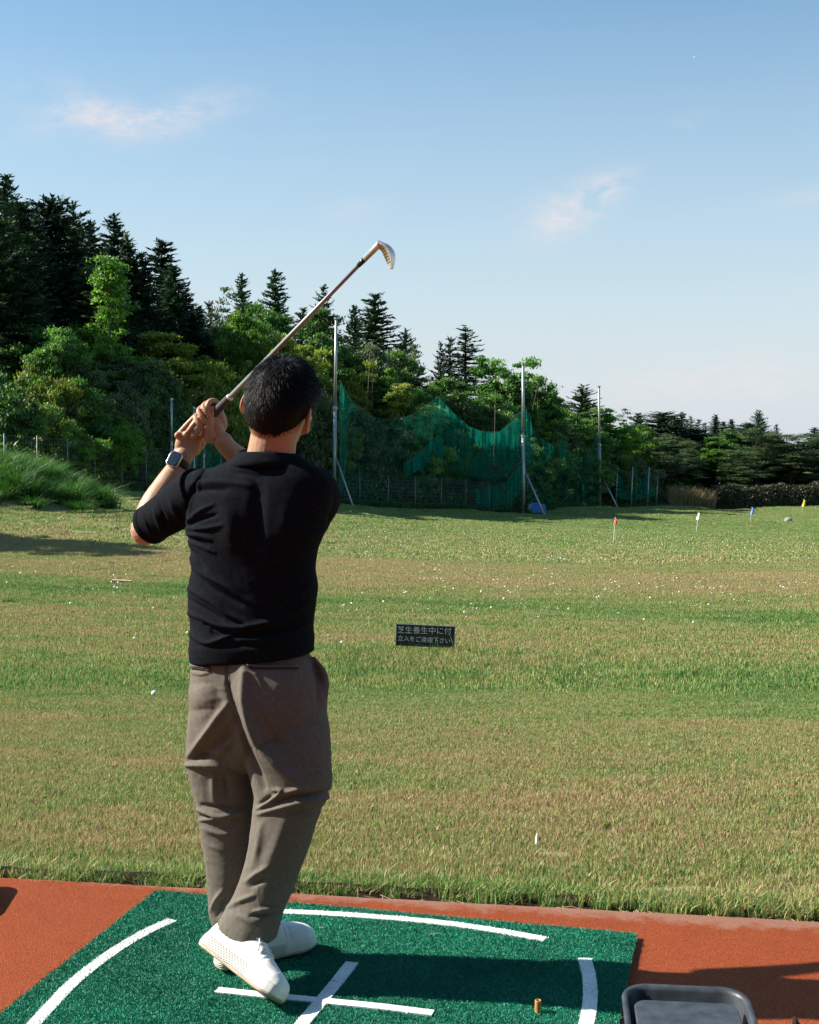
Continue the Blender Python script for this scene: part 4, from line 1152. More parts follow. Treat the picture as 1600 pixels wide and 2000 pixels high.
def net_mat(name, col, alpha):
    m, N, L, b = new_mat(name)
    N.remove(b)
    di = N.new('ShaderNodeBsdfDiffuse'); di.inputs['Color'].default_value = (*col, 1)
    tl = N.new('ShaderNodeBsdfTranslucent'); tl.inputs['Color'].default_value = (*col, 1)
    m1 = N.new('ShaderNodeMixShader'); m1.inputs['Fac'].default_value = .45
    L.new(di.outputs[0], m1.inputs[1]); L.new(tl.outputs[0], m1.inputs[2])
    at = N.new('ShaderNodeAttribute'); at.attribute_name = 'tone'
    tr = N.new('ShaderNodeBsdfTransparent')
    m2 = N.new('ShaderNodeMixShader')
    mp = N.new('ShaderNodeMath'); mp.operation = 'MULTIPLY'; mp.inputs[1].default_value = alpha
    L.new(at.outputs['Fac'], mp.inputs[0]); L.new(mp.outputs[0], m2.inputs['Fac'])
    L.new(tr.outputs[0], m2.inputs[1]); L.new(m1.outputs[0], m2.inputs[2])
    L.new(m2.outputs[0], N['Material Output'].inputs['Surface'])
    return m
M_net = net_mat("green_netting", (0.005, 0.24, 0.172), 0.44)
def net_sheet(top, bot, Ytop, Ybot, nu, nv, seed, fold=.25, freq=2.2, gather=1.0, dens=1.0):
    """hanging net between a sagging head line and a lower line, both given along photograph columns; folds have real depth"""
    r = np.random.default_rng(seed)
    top, bot = np.array(top, float), np.array(bot, float)
    u = np.linspace(0, 1, nu)
    def lin(P):
        s = np.concatenate([[0], np.cumsum(np.abs(np.diff(P[:, 0])) + 1e-6)]); s /= s[-1]
        return np.stack([np.interp(u, s, P[:, 0]), np.interp(u, s, P[:, 1])], 1)
    T_, B_ = lin(top), lin(bot)
    V, tone = [], []
    for j in range(nv):
        v = j / (nv - 1)
        for i in range(nu):
            px = T_[i, 0] * (1 - v) + B_[i, 0] * v; py = T_[i, 1] * (1 - v) + B_[i, 1] * v
            Y = (Ytop[0] * (1 - u[i]) + Ytop[1] * u[i]) * (1 - v) + (Ybot[0] * (1 - u[i]) + Ybot[1] * u[i]) * v
            V.append(W(px, py, Y)); 
    V = np.array(V)
    n1 = fbm(np.stack([V[:, 0] * freq, V[:, 2] * .22, V[:, 0] * 0 + seed], 1), seed, 4)
    V[:, 1] += fold * n1 * 2
    fine = fbm(np.stack([V[:, 0] * freq * 4, V[:, 2] * .35, V[:, 0] * 0 + seed], 1), seed + 3, 3)
    tone = np.clip((.62 + .75 * fine + .35 * n1) * dens, .10, 1.9)
    i = np.arange(nv - 1)[:, None] * nu + np.arange(nu - 1)[None, :]
    F = np.stack([i, i + 1, i + 1 + nu, i + nu], -1).reshape(-1, 4)
    return V, F, tone
def net(label, sheets, ropes, group="green safety nets"):
    V0 = None
    t = None
    for k, sh in enumerate(sheets):
        V, F, tn = net_sheet(*sh)
        if t is None:
            c = V.mean(0); t = thing("safety_net", label, "net", (c[0], c[1], float(zterr(c[0], c[1]))), 0, group)
        link("netting", mesh_from("netting", V - LOC[t.name], F, True, tn), M_net, t)
        nu = sh[4]
        hl = V[:nu:3]
        part("head_rope", MB().tube(hl, .012, 4), M_headrope, t)
    for (pts, Y, rr) in ropes:
        part("rope", MB().tube([W(x, y, Y) for x, y in pts], rr, 4), M_rope, t)
    return t
Y1, Y2, Y3 = fence_Y(655) - .6, fence_Y(1022) - .6, fence_Y(1172) - .6
net("large torn green net sagging between the first and the middle pole", [
    ([(664, 740), (672, 756), (686, 780), (704, 800), (730, 815), (760, 822), (800, 812), (830, 795), (858, 772), (876, 794), (895, 818), (920, 836), (948, 843), (975, 842), (1000, 826), (1018, 800)],
     [(662, 985), (760, 996), (860, 1002), (1019, 1000)], (Y1, Y2), (Y1 + .2, Y2 + .2), 240, 60, 1, .25, 1.6, 1, .40),
    ([(664, 742), (671, 760), (683, 800), (680, 850), (672, 900)], [(663, 960), (664, 962), (668, 965), (672, 968), (674, 970)], (Y1 - .3, Y1 + .3), (Y1 - .2, Y1 + .4), 40, 40, 2, .2, 3, 1, 1.7),
    ([(787, 907), (820, 884), (858, 850), (866, 872)], [(792, 932), (826, 914), (860, 898), (872, 905)], (Y1 + 6, Y1 + 9), (Y1 + 6, Y1 + 9), 50, 24, 3, .25, 3, 1, 1.9),
    ([(858, 778), (880, 800), (915, 832), (948, 845), (978, 843), (1018, 804)], [(850, 880), (885, 912), (930, 932), (965, 936), (995, 925), (1019, 900)], (Y1 + 9, Y2), (Y1 + 9, Y2), 110, 40, 4, .3, 4, 1, 1.45),
    ([(928, 956), (960, 952), (990, 940), (1008, 916), (1021, 896)], [(930, 985), (965, 990), (995, 985), (1010, 968), (1020, 955)], (Y2 - 3.5, Y2 - .3), (Y2 - 3.5, Y2 - .3), 60, 26, 5, .3, 4, 1, 2.1),
    ], [([(723, 690), (719, 760), (716, 800)], Y1 + 3, .018), ([(730, 690), (726, 800)], Y1 + 3, .015), ([(968, 760), (966, 850), (962, 930)], Y2 - 3, .018), ([(912, 838), (914, 930)], Y2 - 4, .013),
        ([(972, 935), (1000, 918), (1018, 899)], Y2 - .8, .02)])
net("dark green net hanging between the middle and the third pole", [
    ([(1027, 806), (1033, 822), (1042, 838), (1060, 858), (1083, 872), (1090, 866), (1098, 852), (1106, 868), (1120, 888), (1140, 893), (1158, 876), (1168, 842)],
     [(1026, 1002), (1080, 1004), (1130, 1000), (1172, 990)], (Y2, Y3), (Y2 + .2, Y3 + .2), 170, 46, 7, .3, 1.6, 1, .55),
    ([(1027, 798), (1036, 812), (1040, 840), (1036, 868)], [(1028, 900), (1033, 905), (1036, 908), (1036, 910)], (Y2 - .2, Y2 + .5), (Y2 - .2, Y2 + .5), 30, 26, 8, .2, 3, 1, 1.8),
    ([(1092, 870), (1098, 852), (1108, 880)], [(1096, 900), (1103, 905), (1106, 896)], (Y2 + 8, Y2 + 9), (Y2 + 8, Y2 + 9), 24, 20, 9, .2, 3, 1, 1.7),
    ([(1162, 862), (1170, 838), (1172, 850)], [(1164, 900), (1171, 905), (1173, 900)], (Y3 - .4, Y3), (Y3 - .4, Y3), 20, 20, 10, .2, 3, 1, 1.0),
    ], [([(1050, 755), (1040, 800)], Y2 + 2, .015), ([(1051, 750), (1050, 800)], Y2 + 2, .015), ([(1118, 815), (1113, 850)], Y2 + 9, .014)])
net("small loose end of green net hanging beside the short pole", [
    ([(338, 788), (342, 810), (356, 838), (378, 862), (402, 868), (430, 872)], [(337, 880), (350, 890), (372, 945), (400, 950), (425, 952), (432, 952)], (fence_Y(338) - .4, fence_Y(430) - .4), (fence_Y(338) - .2, fence_Y(430) - .2), 60, 30, 12, .12, 3, 1, .9)], [])
# small enclosure
Ye = fence_Y(1240) - 2.5
encl = []
for k, (px, yt, yb, dy, lab) in enumerate([(1206, 915, 985, 0, "leftmost thin pole of the small net enclosure"), (1236, 913, 985, 1.0, "second thin pole of the small net enclosure"), (1268, 914, 985, 4.5, "third thin pole of the small net enclosure"), (1285, 930, 985, 7.0, "rightmost thin pole of the small net enclosure")]):
    Y = Ye + dy; tp = W(px, yt, Y); z0 = float(zterr(tp[0], Y)); b0 = W(px - 4, 985, Y)
    t = thing("net_pole", lab, "pole", (b0[0], Y, z0), 0, "small net poles")
    part("pole", MB().tube([[b0[0], Y, z0 - .3], tp], .055, 8), M_galv, t, smooth=True)
    part("cap", MB().tube([tp - [0, 0, .02], tp + [0, 0, .05]], .07, 8), M_galv, t)
net("small pale green net draped round four thin poles far down the range", [
    ([(1203, 930), (1209, 927), (1220, 938), (1228, 930), (1237, 917), (1246, 928), (1256, 936), (1264, 928), (1268, 918), (1276, 930), (1285, 934)],
     [(1202, 965), (1215, 975), (1240, 978), (1265, 972), (1285, 968)], (Ye, Ye + 7), (Ye, Ye + 7), 130, 30, 15, .25, 3, 1, 1.9)],
    [([(1262, 940), (1300, 972), (1336, 1003)], Ye - .5, .016)])

M_tarp = pmat("blue_tarpaulin", (0.02, 0.14, 0.36), 0.5, .25, 4, .5, 8)
def tarp():
    Y = Y2 - .4
    g = W(1050, 1003, Y); z0 = float(zterr(g[0], Y))
    t = thing("tarpaulin_bundle", "blue tarpaulin draped over stacked timber at the foot of the middle net pole", "tarpaulin", (g[0], Y, z0))
    a, b = W(1037, 985, Y), W(1065, 990, Y)
    V, nx, ny = [], 26, 18
    for j in range(ny):
        v = j / (ny - 1)
        for i in range(nx):
            u = i / (nx - 1)
            x = a[0] + (b[0] - a[0]) * u; y = Y + .9 - 1.7 * v
            drop = .55 * max(0, (v - .55) / .45) ** 1.2
            z = z0 + .78 - .12 * u - drop
            V.append([x, y, z])
    V = np.array(V); V[:, 2] += .06 * fbm(V * 3, 5); V[:, 1] += .05 * fbm(V * 4, 6)
    i = np.arange(ny - 1)[:, None] * nx + np.arange(nx - 1)[None]
    m = MB(); m.add(V, [tuple(q) for q in np.stack([i, i + 1, i + 1 + nx, i + nx], -1).reshape(-1, 4)])
    part("sheet", m, M_tarp, t, smooth=True)
    for k in range(5):
        part("plank", MB().box([(a[0] + b[0]) / 2, Y + .3 - .02 * k, z0 + .06 + .12 * k], [b[0] - a[0] - .1, 1.0, .10]), M_wood, t)
    part("bag", MB().ellipsoid(W(1036, 992, Y - .1), [.18, .2, .26]), M_bag, t, smooth=True)
M_wood = pmat("weathered_wood", (0.26, 0.19, 0.12), .8, .3, 14, .3, 60)
M_plank = pmat("pale_wood", (0.52, 0.39, 0.24), .8, .25, 14, .3, 60)
M_bag = pmat("grey_plastic_sack", (0.30, 0.32, 0.31), .6, .2, 12)
tarp()

# pin flags
M_pin = pmat("white_pin", (0.72, 0.72, 0.66), .5, .1, 20)
for px, yb, yt, Y, col, lab in ((1198, 1061, 1010, 60, (0.70, 0.045, 0.02), "red pin flag on a thin pole in the range"), (1360, 1041, 1000, 82, (0.80, 0.78, 0.74), "white pin flag on a thin pole in the range"),
                                (1465, 1021, 990, 100, (0.10, 0.22, 0.62), "blue pin flag on a thin pole in the range"), (1566, 1001, 975, 118, (0.72, 0.52, 0.05), "yellow pin flag on a thin pole before the hedge")):
    g = on_ground(px, yb); Y = g[1]
    top = W(px + 4, yt, Y)
    h = top[2] - g[2]
    t = thing("pin_flag", lab, "flag", tuple(g), 0, "pin flags")
    part("pole", MB().tube([g - [0, 0, .05], top], .012, 6), M_pin, t)
    nu, nv = 14, 8; V = []
    fw, fh = .34 * Y / 75, .44 * Y / 75
    for j in range(nv):
        for i in range(nu):
            u, v = i / (nu - 1), j / (nv - 1)
            V.append([top[0] - .004 + (-.30 + .62 * u) * fw * (.55 + .45 * v) + .10 * fw * (1 - v), Y + .07 * math.sin(u * 7 + v * 2) - .02, top[2] - .02 - fh * v * (.75 + .25 * (1 - abs(2 * u - 1))) - .10 * fh * (1 - u)])
    i = np.arange(nv - 1)[:, None] * nu + np.arange(nu - 1)[None]
    m = MB(); m.add(V, [tuple(q) for q in np.stack([i, i + 1, i + 1 + nu, i + nu], -1).reshape(-1, 4)])
    part("cloth", m, pmat("flag_cloth", col, .7, .05, 10), t, smooth=True)

# the notice in the grass
M_sign = pmat("black_sign_board", (0.018, 0.022, 0.024), .45, .25, 20)
M_chalk = pmat("white_lettering", (0.50, 0.53, 0.53), .8, .22, 60)
M_signe = pmat("sign_edge", (0.25, 0.26, 0.27), .6, .2, 20)
Ysg = 14.0
sc_ = W(831, 1242, Ysg)
sg_t = thing("notice_sign", "small black notice board with white Japanese handwriting standing in the turf", "sign", (sc_[0], Ysg, float(zterr(sc_[0], Ysg))))
wS = 115.5 / F_PX * Ysg; hS = 43 / F_PX * Ysg
rotS = Matrix.Rotation(R(2.5), 3, 'Y') @ Matrix.Rotation(R(-7), 3, 'X') @ Matrix.Rotation(R(-4), 3, 'Z')
rS = np.array(rotS)
part("board", MB().box(sc_, [wS, .018, hS], rS), M_sign, sg_t)
eb = MB()
for (dx, dz, sx, sz) in ((0, hS / 2 - .003, wS + .006, .008), (-wS / 2, 0, .007, hS + .002), (wS / 2, 0, .007, hS + .002)):
    eb.box(sc_ + rS @ np.array([dx, 0, dz]), [sx, .024, sz], rS)
part("edge_strip", eb, M_signe, sg_t)
for dx in (-.20, .14):
    q = sc_ + rS @ np.array([dx, .018, -hS / 2 + .06])
    part("leg", MB().tube([[q[0], q[1], q[2]], [q[0] + .005, q[1], float(zterr(q[0], q[1])) - .1]], .008, 6), M_wire, sg_t)
def text_obj(name, body, size, m, parent, mat4, thick=0.0006, offset=0.0, xscale=1.0):
    cu = bpy.data.curves.new(name, 'FONT'); cu.body = body; cu.size = size; cu.align_x = 'CENTER'; cu.align_y = 'CENTER'; cu.extrude = thick; cu.offset = offset
    cu.resolution_u = 3
    tmp = bpy.data.objects.new(name + "_tmp", cu); COL.objects.link(tmp)
    dg = bpy.context.evaluated_depsgraph_get(); dg.update()
    me = bpy.data.meshes.new_from_object(tmp.evaluated_get(dg))
    bpy.data.objects.remove(tmp)
    o = bpy.data.objects.new(name, me); COL.objects.link(o)
    me.materials.clear(); me.materials.append(m)
    o.parent = parent
    o.matrix_basis = Matrix.Translation(-Vector(LOC[parent.name])) @ mat4 @ Matrix.Diagonal((xscale, 1, 1, 1))
    return o
stand = rotS.to_4x4() @ Matrix.Rotation(R(90), 4, 'X')
for body, dz, size, rz in (("芝生養生中に付", .052, .083, 1.0), ("立入をご遠慮下さい", -.043, .0625, -.6)):
    pos = sc_ + rS @ np.array([-.012, -.0105, dz])
    text_obj("lettering", body, size, M_chalk, sg_t, Matrix.Translation(Vector(pos)) @ stand @ Matrix.Rotation(R(rz), 4, 'Z'), .0008, -.0006 if size > .07 else -.0003)

# ---------------------------------------------------------------- golf balls, scraps on the range
M_ball = pmat("golf_ball_white", (0.80, 0.80, 0.78), .35, .06, 60, spec=.5)
M_bally = pmat("golf_ball_yellow", (0.75, 0.60, 0.05), .35, .06, 60, spec=.5)
def ball_mesh(name, sub, dimple=False):
    bm = bmesh.new(); bmesh.ops.create_icosphere(bm, subdivisions=sub, radius=.02135)
    if dimple:
        ga = math.pi * (3 - math.sqrt(5)); n = 320
        D = np.array([[math.cos(ga * i) * math.sqrt(1 - (1 - 2 * (i + .5) / n) ** 2), math.sin(ga * i) * math.sqrt(1 - (1 - 2 * (i + .5) / n) ** 2), 1 - 2 * (i + .5) / n] for i in range(n)])
        for v in bm.verts:
            d = np.array(v.co.normalized()); a = np.arccos(np.clip((D @ d).max(), -1, 1))
            v.co *= 1 - .012 * max(0, 1 - (a / .085) ** 2)
    me = bpy.data.meshes.new(name); bm.to_mesh(me); bm.free(); me.shade_smooth(); me.materials.append(M_ball)
    return me
bm_far = ball_mesh("golf_ball", 2); bm_near = ball_mesh("golf_ball_near", 5, True)
def place_ball(P, me, label, group=None, scale=1.0):
    o = bpy.data.objects.new("golf_ball", me); COL.objects.link(o); o.location = P
    o.scale = (scale,) * 3; o.rotation_euler = (random.random() * 6, random.random() * 6, 0)
    tag(o, label, "ball", group); return o
place_ball(on_ground(301, 1364) + [0, 0, .040], bm_near, "nearest white golf ball in the turf left of the golfer", "golf balls lying on the range")
place_ball(W(1357, 112, 62), bm_far, "golf ball in flight high in the blue sky", None, 1.6)
r = np.random.default_rng(12)
spots = [(925, 1193), (907, 1200), (911, 1210), (932, 1193), (1004, 1205), (641, 1247), (668, 1260), (1051, 1210), (1258, 1215), (1310, 1181), (1425, 1209), (1355, 1220), (1341, 1216), (1010, 1183), (1028, 1182),
         (223, 1127), (247, 1126), (136, 1151), (142, 1152), (182, 1155), (236, 1159), (223, 1162), (264, 1172), (160, 1121), (144, 1104), (300, 1192), (340, 1172), (363, 1139), (697, 1196), (669, 1188), (708, 1162), (263, 1252), (100, 1142), (352, 1116), (365, 1150), (366, 1241)]
cand = []
while len(cand) < 640:
    px, py = r.uniform(0, 1600), 1040 + 175 * r.beta(1.25, 2.6)
    if 255 < px < 668 and py < 1290: continue
    if r.random() > .25 + .75 * min(1, max(0, px - 560) / 250): continue
    if px < 330 and py < 1092: continue
    cand.append((px, py))
allb = spots + cand
grd = [on_ground(x, y, 12) for x, y in allb]
ordr = np.argsort([g[1] for g in grd])
keep, rest = ordr[:292], ordr[292:]
for k in keep:
    place_ball(grd[k] + [0, 0, .030], bm_far, "white golf ball lying in the turf of the range", "golf balls lying on the range", .88)
bmv = np.array([v.co for v in bm_far.vertices]); bmf = np.array([list(p.vertices) for p in bm_far.polygons])
VV = np.concatenate([bmv * .95 + grd[k] + [0, 0, .035] for k in rest]); FF = np.concatenate([bmf + i * len(bmv) for i in range(len(rest))])
link("golf_balls", mesh_from("golf_balls", VV, FF, True), M_ball, kind="stuff")
yb = place_ball(on_ground(960, 1192) + [0, 0, .036], bm_far.copy(), "yellow golf ball lying in the green band of turf", None, 1.1)
yb.data.materials.clear(); yb.data.materials.append(M_bally)
g = on_ground(238, 1141, 8)
pl = thing("wooden_plank", "pale split wooden plank lying in the turf at the left", "plank", tuple(g))
part("board", MB().box(g + [0, 0, .05], [.30, .10, .035], np.array(Matrix.Rotation(R(4), 3, 'Y') @ Matrix.Rotation(R(8), 3, 'Z'))), M_plank, pl)
g = on_ground(1540, 1020, 12)
st_ = MB().ellipsoid(g + [0, 0, .12], [.28, .2, .22], nu=14, nv=8)
o = link("stone", st_.mesh("stone", g, True), pmat("grey_stone", (.30, .29, .27), .9, .3, 6, 1, 8), loc=tuple(g)); tag(o, "small grey stone lump on the far turf before the hedge", "stone")
# feather
g = on_ground(1050, 1661, 4.2)
fe = MB()
V = []
for k in range(9):
    t = k / 8; w = .006 * math.sin(math.pi * min(1, t * .9 + .1)) + .0008
    V += [[g[0] - .004 + .003 * t - w, g[1] + .012 * t, g[2] + .010 + .050 * t], [g[0] - .004 + .003 * t, g[1] + .012 * t - .003, g[2] + .010 + .050 * t], [g[0] - .004 + .003 * t + w, g[1] + .012 * t, g[2] + .010 + .050 * t]]
fe.add(V, [tuple(3 * k + j for j in q) for k in range(8) for q in ((0, 1, 4, 3), (1, 2, 5, 4))])
o = link("feather", fe.mesh("feather", g), pmat("white_feather", (.85, .84, .82), .8, .05, 30), loc=tuple(g)); tag(o, "small white feather standing upright in the near turf", "feather")
# fallen leaves
M_leaf = pmat("dead_leaf", (.20, .075, .03), .8, .3, 30)
for px, py, lab in ((940, 1346, "red-brown dead leaf in the turf below the notice sign"), (942, 1390, "darker dead leaf nearer than the red-brown one")):
    g = on_ground(px, py, 5)
    m = MB().ellipsoid(g + [0, 0, .030], [.030, .020, .010], np.array(Matrix.Rotation(.5, 3, 'Y')), 10, 6)
    o = link("dead_leaf", m.mesh("dead_leaf", g, True), M_leaf, loc=tuple(g)); tag(o, lab, "leaf", "dead leaves")

# ---------------------------------------------------------------- on the deck: rubber tee, ball trays, wire stand
M_tee = pmat("orange_rubber", (0.50, 0.22, 0.055), .55, .25, 60, sss=.0)
g = G(1051, 1975, MAT_Z - .002)
te = thing("rubber_tee", "short orange rubber tube tee standing on the mat", "tee", tuple(g))
ca = lambda r_, z: np.stack([g[0] + r_ * np.cos(np.linspace(0, 2 * math.pi, 24, endpoint=False)), g[1] + r_ * np.sin(np.linspace(0, 2 * math.pi, 24, endpoint=False)), np.full(24, z)], 1)
z0 = g[2] - .003
part("tube", MB().rings([ca(.0085, z0), ca(.0082, z0 + .014), ca(.0080, z0 + .0300), ca(.0076, z0 + .0315), ca(.0058, z0 + .0315), ca(.0054, z0 + .029), ca(.0054, z0)], False), M_tee, te, smooth=True)
M_tray = pmat("dark_grey_plastic", (0.040, 0.047, 0.055), .45, .35, 30, .15, 160)
def round_rect(cx, cy, w, d, rad, n=8):
    P = []
    for (sx, sy, a0) in ((1, 1, 0), (-1, 1, 90), (-1, -1, 180), (1, -1, 270)):
        for k in range(n + 1):
            a = R(a0 + 90 * k / n)
            P.append([cx + sx * (w / 2 - rad) + rad * math.cos(a), cy + sy * (d / 2 - rad) + rad * math.sin(a)])
    return np.array(P)
def tray(name, label, cx, cy, w, d, rot, group, zk=1.0):
    t = thing(name, label, "tray", (cx, cy, 0), 0, group)
    Rz = np.array([[math.cos(rot), -math.sin(rot)], [math.sin(rot), math.cos(rot)]])
    def ring(w_, d_, rad, z, slope=0.0, oy=0.0):
        P = round_rect(0, oy, w_, d_, rad)
        zz = z + slope * np.clip((P[:, 1] + d / 2) / d, 0, 1) ** 2
        Q = P @ Rz.T + [cx, cy]
        return np.column_stack([Q, .002 + (zz - .002) * zk])
    m = MB()
    m.rings([ring(w * .90, d * .90, .05, 0.002), ring(w * .93, d * .93, .055, .025), ring(w * .97, d * .97, .06, .088, .018), ring(w, d, .065, .091, .018), ring(w * 1.005, d * 1.005, .067, .099, .018), ring(w * .985, d * .985, .063, .105, .018),
             ring(w * .925, d * .925, .055, .103, .018), ring(w * .90, d * .90, .05, .095, .016), ring(w * .86, d * .86, .045, .022, .004), ring(w * .84, d * .82, .04, .014)], True)
    part("tray_shell", m, M_tray, t, smooth=True)
    lm = MB()
    q = Rz @ np.array([-w * .06, -d * .20])
    lm.rings([np.column_stack([(round_rect(-w * .01, d * .02, w_, d * .58, .03) @ Rz.T + [cx, cy]), np.full(36, .002 + (z - .002) * zk)]) for w_, z in ((w * .80, .015), (w * .80, .102), (w * .78, .107))], True)
    part("ledge", lm, M_tray, t, smooth=False)
    return t
tr = G(1338, 1962, .10)
tray("ball_tray", "dark grey plastic ball tray with a rolled rim at the bottom right beside the mat", 0.655, 3.015, .306, .36, R(-6), "grey ball trays", .83)
lx = G(4, 1745, 0.0)
tray("ball_tray", "grey plastic tray only just cut into view at the left frame edge", lx[0] - .163, lx[1] - .09, .32, .30, R(6), "grey ball trays", .40)
M_bronze = pmat("brown_coated_wire", (0.10, 0.055, 0.035), .3, .2, 20, metal=.7)
ap = G(1553, 1986, .10)
ws = thing("wire_stand", "bent brown wire stand with a pointed top at the bottom right corner", "wire stand", (ap[0], ap[1], 0))
for dx, dy in ((-.045, -.06), (.050, -.05), (-.02, -.11)):
    part("wire", MB().tube([ap, ap + [dx, dy, -.098]], .0035, 8), M_bronze, ws, smooth=True)
part("wire", MB().tube([ap + np.array([-.045, -.06, -.098]) * .45, ap + np.array([.05, -.05, -.098]) * .45, ap + np.array([-.02, -.11, -.098]) * .45, ap + np.array([-.045, -.06, -.098]) * .45], .0028, 6), M_bronze, ws)
# straw bits on the mat
M_bit = pmat("straw", (.46, .36, .19), .8, .3, 30)
for k, (px, py, l, a, lab) in enumerate([(850, 1824, .034, .1, "dry straw lying on the mat inside the long white line"), (652, 1916, .020, -.5, "short dry straw on the mat in the golfer's shadow edge"), (628, 1812, .016, -.3, "tiny dry straw on the mat behind the left shoe"), (400, 1792, .02, .5, "little tuft of dried grass on the mat left of the trouser hem"), (335, 1818, .018, .8, "dry straw at the end of the left white line")]):
    g = G(px, py, .024); d = np.array([math.cos(a), math.sin(a), .05]) * l / 2
    o = link("straw", MB().tube([g - d, g + [0, 0, .002], g + d], .0011, 5).mesh("straw", g), M_bit, loc=tuple(g)); tag(o, lab, "straw", "bits of straw on the mat")
# ---------------------------------------------------------------- the golfer
M_skin = pmat("skin", (0.405, 0.235, 0.146), .50, .10, 22, .25, 350, sss=.22, spec=.4)
M_shirt = pmat("black_knit_cotton", (0.0080, 0.0096, 0.0128), .95, .25, 90, .4, 600, sheen=.0, spec=.05)
M_trous = pmat("brown_cotton_twill", (0.131, 0.117, 0.097), .9, .13, 110, .35, 650, sheen=.02, spec=.12)
M_dark = pmat("dark_thread", (0.030, 0.024, 0.020), .9, .1, 30)
M_hair = pmat("black_hair", (0.0045, 0.0045, 0.005), .55, .2, 60, spec=.16)
M_white = pmat("white_leather", (0.74, 0.74, 0.72), .50, .05, 14, .15, 260, spec=.4)
M_lace = pmat("white_lace", (0.78, 0.78, 0.76), .8, .05, 60)
M_sole = pmat("cream_rubber_sole", (0.42, 0.33, 0.22), .7, .25, 18, .2, 200)
M_mids, N_, L_, b_ = new_mat("textured_midsole")
b_.inputs['Base Color'].default_value = (0.70, 0.68, 0.63, 1); b_.inputs['Roughness'].default_value = .6
tcm = N_.new('ShaderNodeTexCoord'); mpm = N_.new('ShaderNodeMapping'); mpm.inputs['Rotation'].default_value = (0, R(45), 0); mpm.inputs['Scale'].default_value = (1, 0, 1)
L_.new(tcm.outputs['Object'], mpm.inputs['Vector'])
vm = N_.new('ShaderNodeTexVoronoi'); vm.inputs['Scale'].default_value = 230; vm.inputs['Randomness'].default_value = 0.0; L_.new(mpm.outputs[0], vm.inputs['Vector'])
bpm = N_.new('ShaderNodeBump'); bpm.inputs['Strength'].default_value = 1.0; bpm.inputs['Distance'].default_value = .004; L_.new(vm.outputs['Distance'], bpm.inputs['Height']); L_.new(bpm.outputs[0], b_.inputs['Normal'])
rmp = N_.new('ShaderNodeValToRGB'); rmp.color_ramp.elements[0].position = .30; rmp.color_ramp.elements[0].color = (.70, .68, .63, 1); rmp.color_ramp.elements[1].position = .62; rmp.color_ramp.elements[1].color = (.42, .41, .38, 1)
sxm = N_.new('ShaderNodeSeparateXYZ'); L_.new(tcm.outputs['Object'], sxm.inputs[0])
fdm = N_.new('ShaderNodeMapRange'); fdm.inputs['From Min'].default_value = .205; fdm.inputs['From Max'].default_value = .185; L_.new(sxm.outputs['X'], fdm.inputs['Value'])
mlm = N_.new('ShaderNodeMath'); mlm.operation = 'MULTIPLY'; L_.new(vm.outputs['Distance'], mlm.inputs[0]); L_.new(fdm.outputs[0], mlm.inputs[1]); L_.new(mlm.outputs[0], bpm.inputs['Height'])
L_.new(mlm.outputs[0], rmp.inputs['Fac']); L_.new(rmp.outputs[0], b_.inputs['Base Color'])

foot0 = G(480, 1893, MAT_Z)
man = thing("person", "golfer in black polo shirt, brown trousers and white shoes holding a club after a swing", "person", (foot0[0], foot0[1], MAT_Z))
ML = LOC[man.name]

def seg_rings(rows, n=56, k=8, sup=2.3, yaw=0.0):
    """rows: (Lx, Ly, Rx, Ry, Y, half depth[, yoff left, yoff right]) -> smooth closed loft"""
    C, U, Dp = [], [], []
    for r_ in rows:
        Lx, Ly, Rx, Ry, Y, hd = r_[:6]
        yl, yr = (r_[6], r_[7]) if len(r_) > 6 else (0, 0)
        a, b = W(Lx, Ly, Y + yl), W(Rx, Ry, Y + yr)
        C.append((a + b) / 2); U.append((b - a) / 2); Dp.append([hd])
    C, U, Dp = catmull(C, k), catmull(U, k), catmull(Dp, k)
    th = np.linspace(0, 2 * math.pi, n, endpoint=False)
    cx, sx = np.cos(th), np.sin(th)
    e = 2 / sup
    cx, sx = np.sign(cx) * np.abs(cx) ** e, np.sign(sx) * np.abs(sx) ** e
    out = []
    for c, u, d in zip(C, U, Dp):
        v = np.cross(u, [0, 0, 1.0]); v /= np.linalg.norm(v)
        out.append(c + cx[:, None] * u - sx[:, None] * v * d[0])
    return out
def capsule(mb, pts, radii, n=20, k=6):
    pts = catmull(pts, k); radii = catmull(np.array(radii, float)[:, None], k)[:, 0]
    t0, t1 = unit(pts[0] - pts[1]), unit(pts[-1] - pts[-2])
    pre = [(pts[0] + t0 * radii[0] * math.sin(a), radii[0] * math.cos(a)) for a in (1.45, 1.1, .7, .35)]
    post = [(pts[-1] + t1 * radii[-1] * math.sin(a), radii[-1] * math.cos(a)) for a in (.35, .7, 1.1, 1.45)]
    P = [p for p, _ in pre] + list(pts) + [p for p, _ in post]; Q = [r_ for _, r_ in pre] + list(radii) + [r_ for _, r_ in post]
    mb.tube(np.array(P), Q, n)
def remesh(mb, name, voxel, smooth=4):
    me = mb.mesh(name + "_raw")
    bm = bmesh.new(); bm.from_mesh(me); bmesh.ops.recalc_face_normals(bm, faces=bm.faces); bm.to_mesh(me); bm.free()
    o = bpy.data.objects.new(name + "_tmp", me); COL.objects.link(o)
    m = o.modifiers.new("r", 'REMESH'); m.mode = 'VOXEL'; m.voxel_size = voxel
    s = o.modifiers.new("s", 'SMOOTH'); s.factor = .5; s.iterations = smooth
    dg = bpy.context.evaluated_depsgraph_get(); dg.update()
    out = bpy.data.meshes.new_from_object(o.evaluated_get(dg)); out.name = name
    bpy.data.objects.remove(o); bpy.data.meshes.remove(me)
    return out
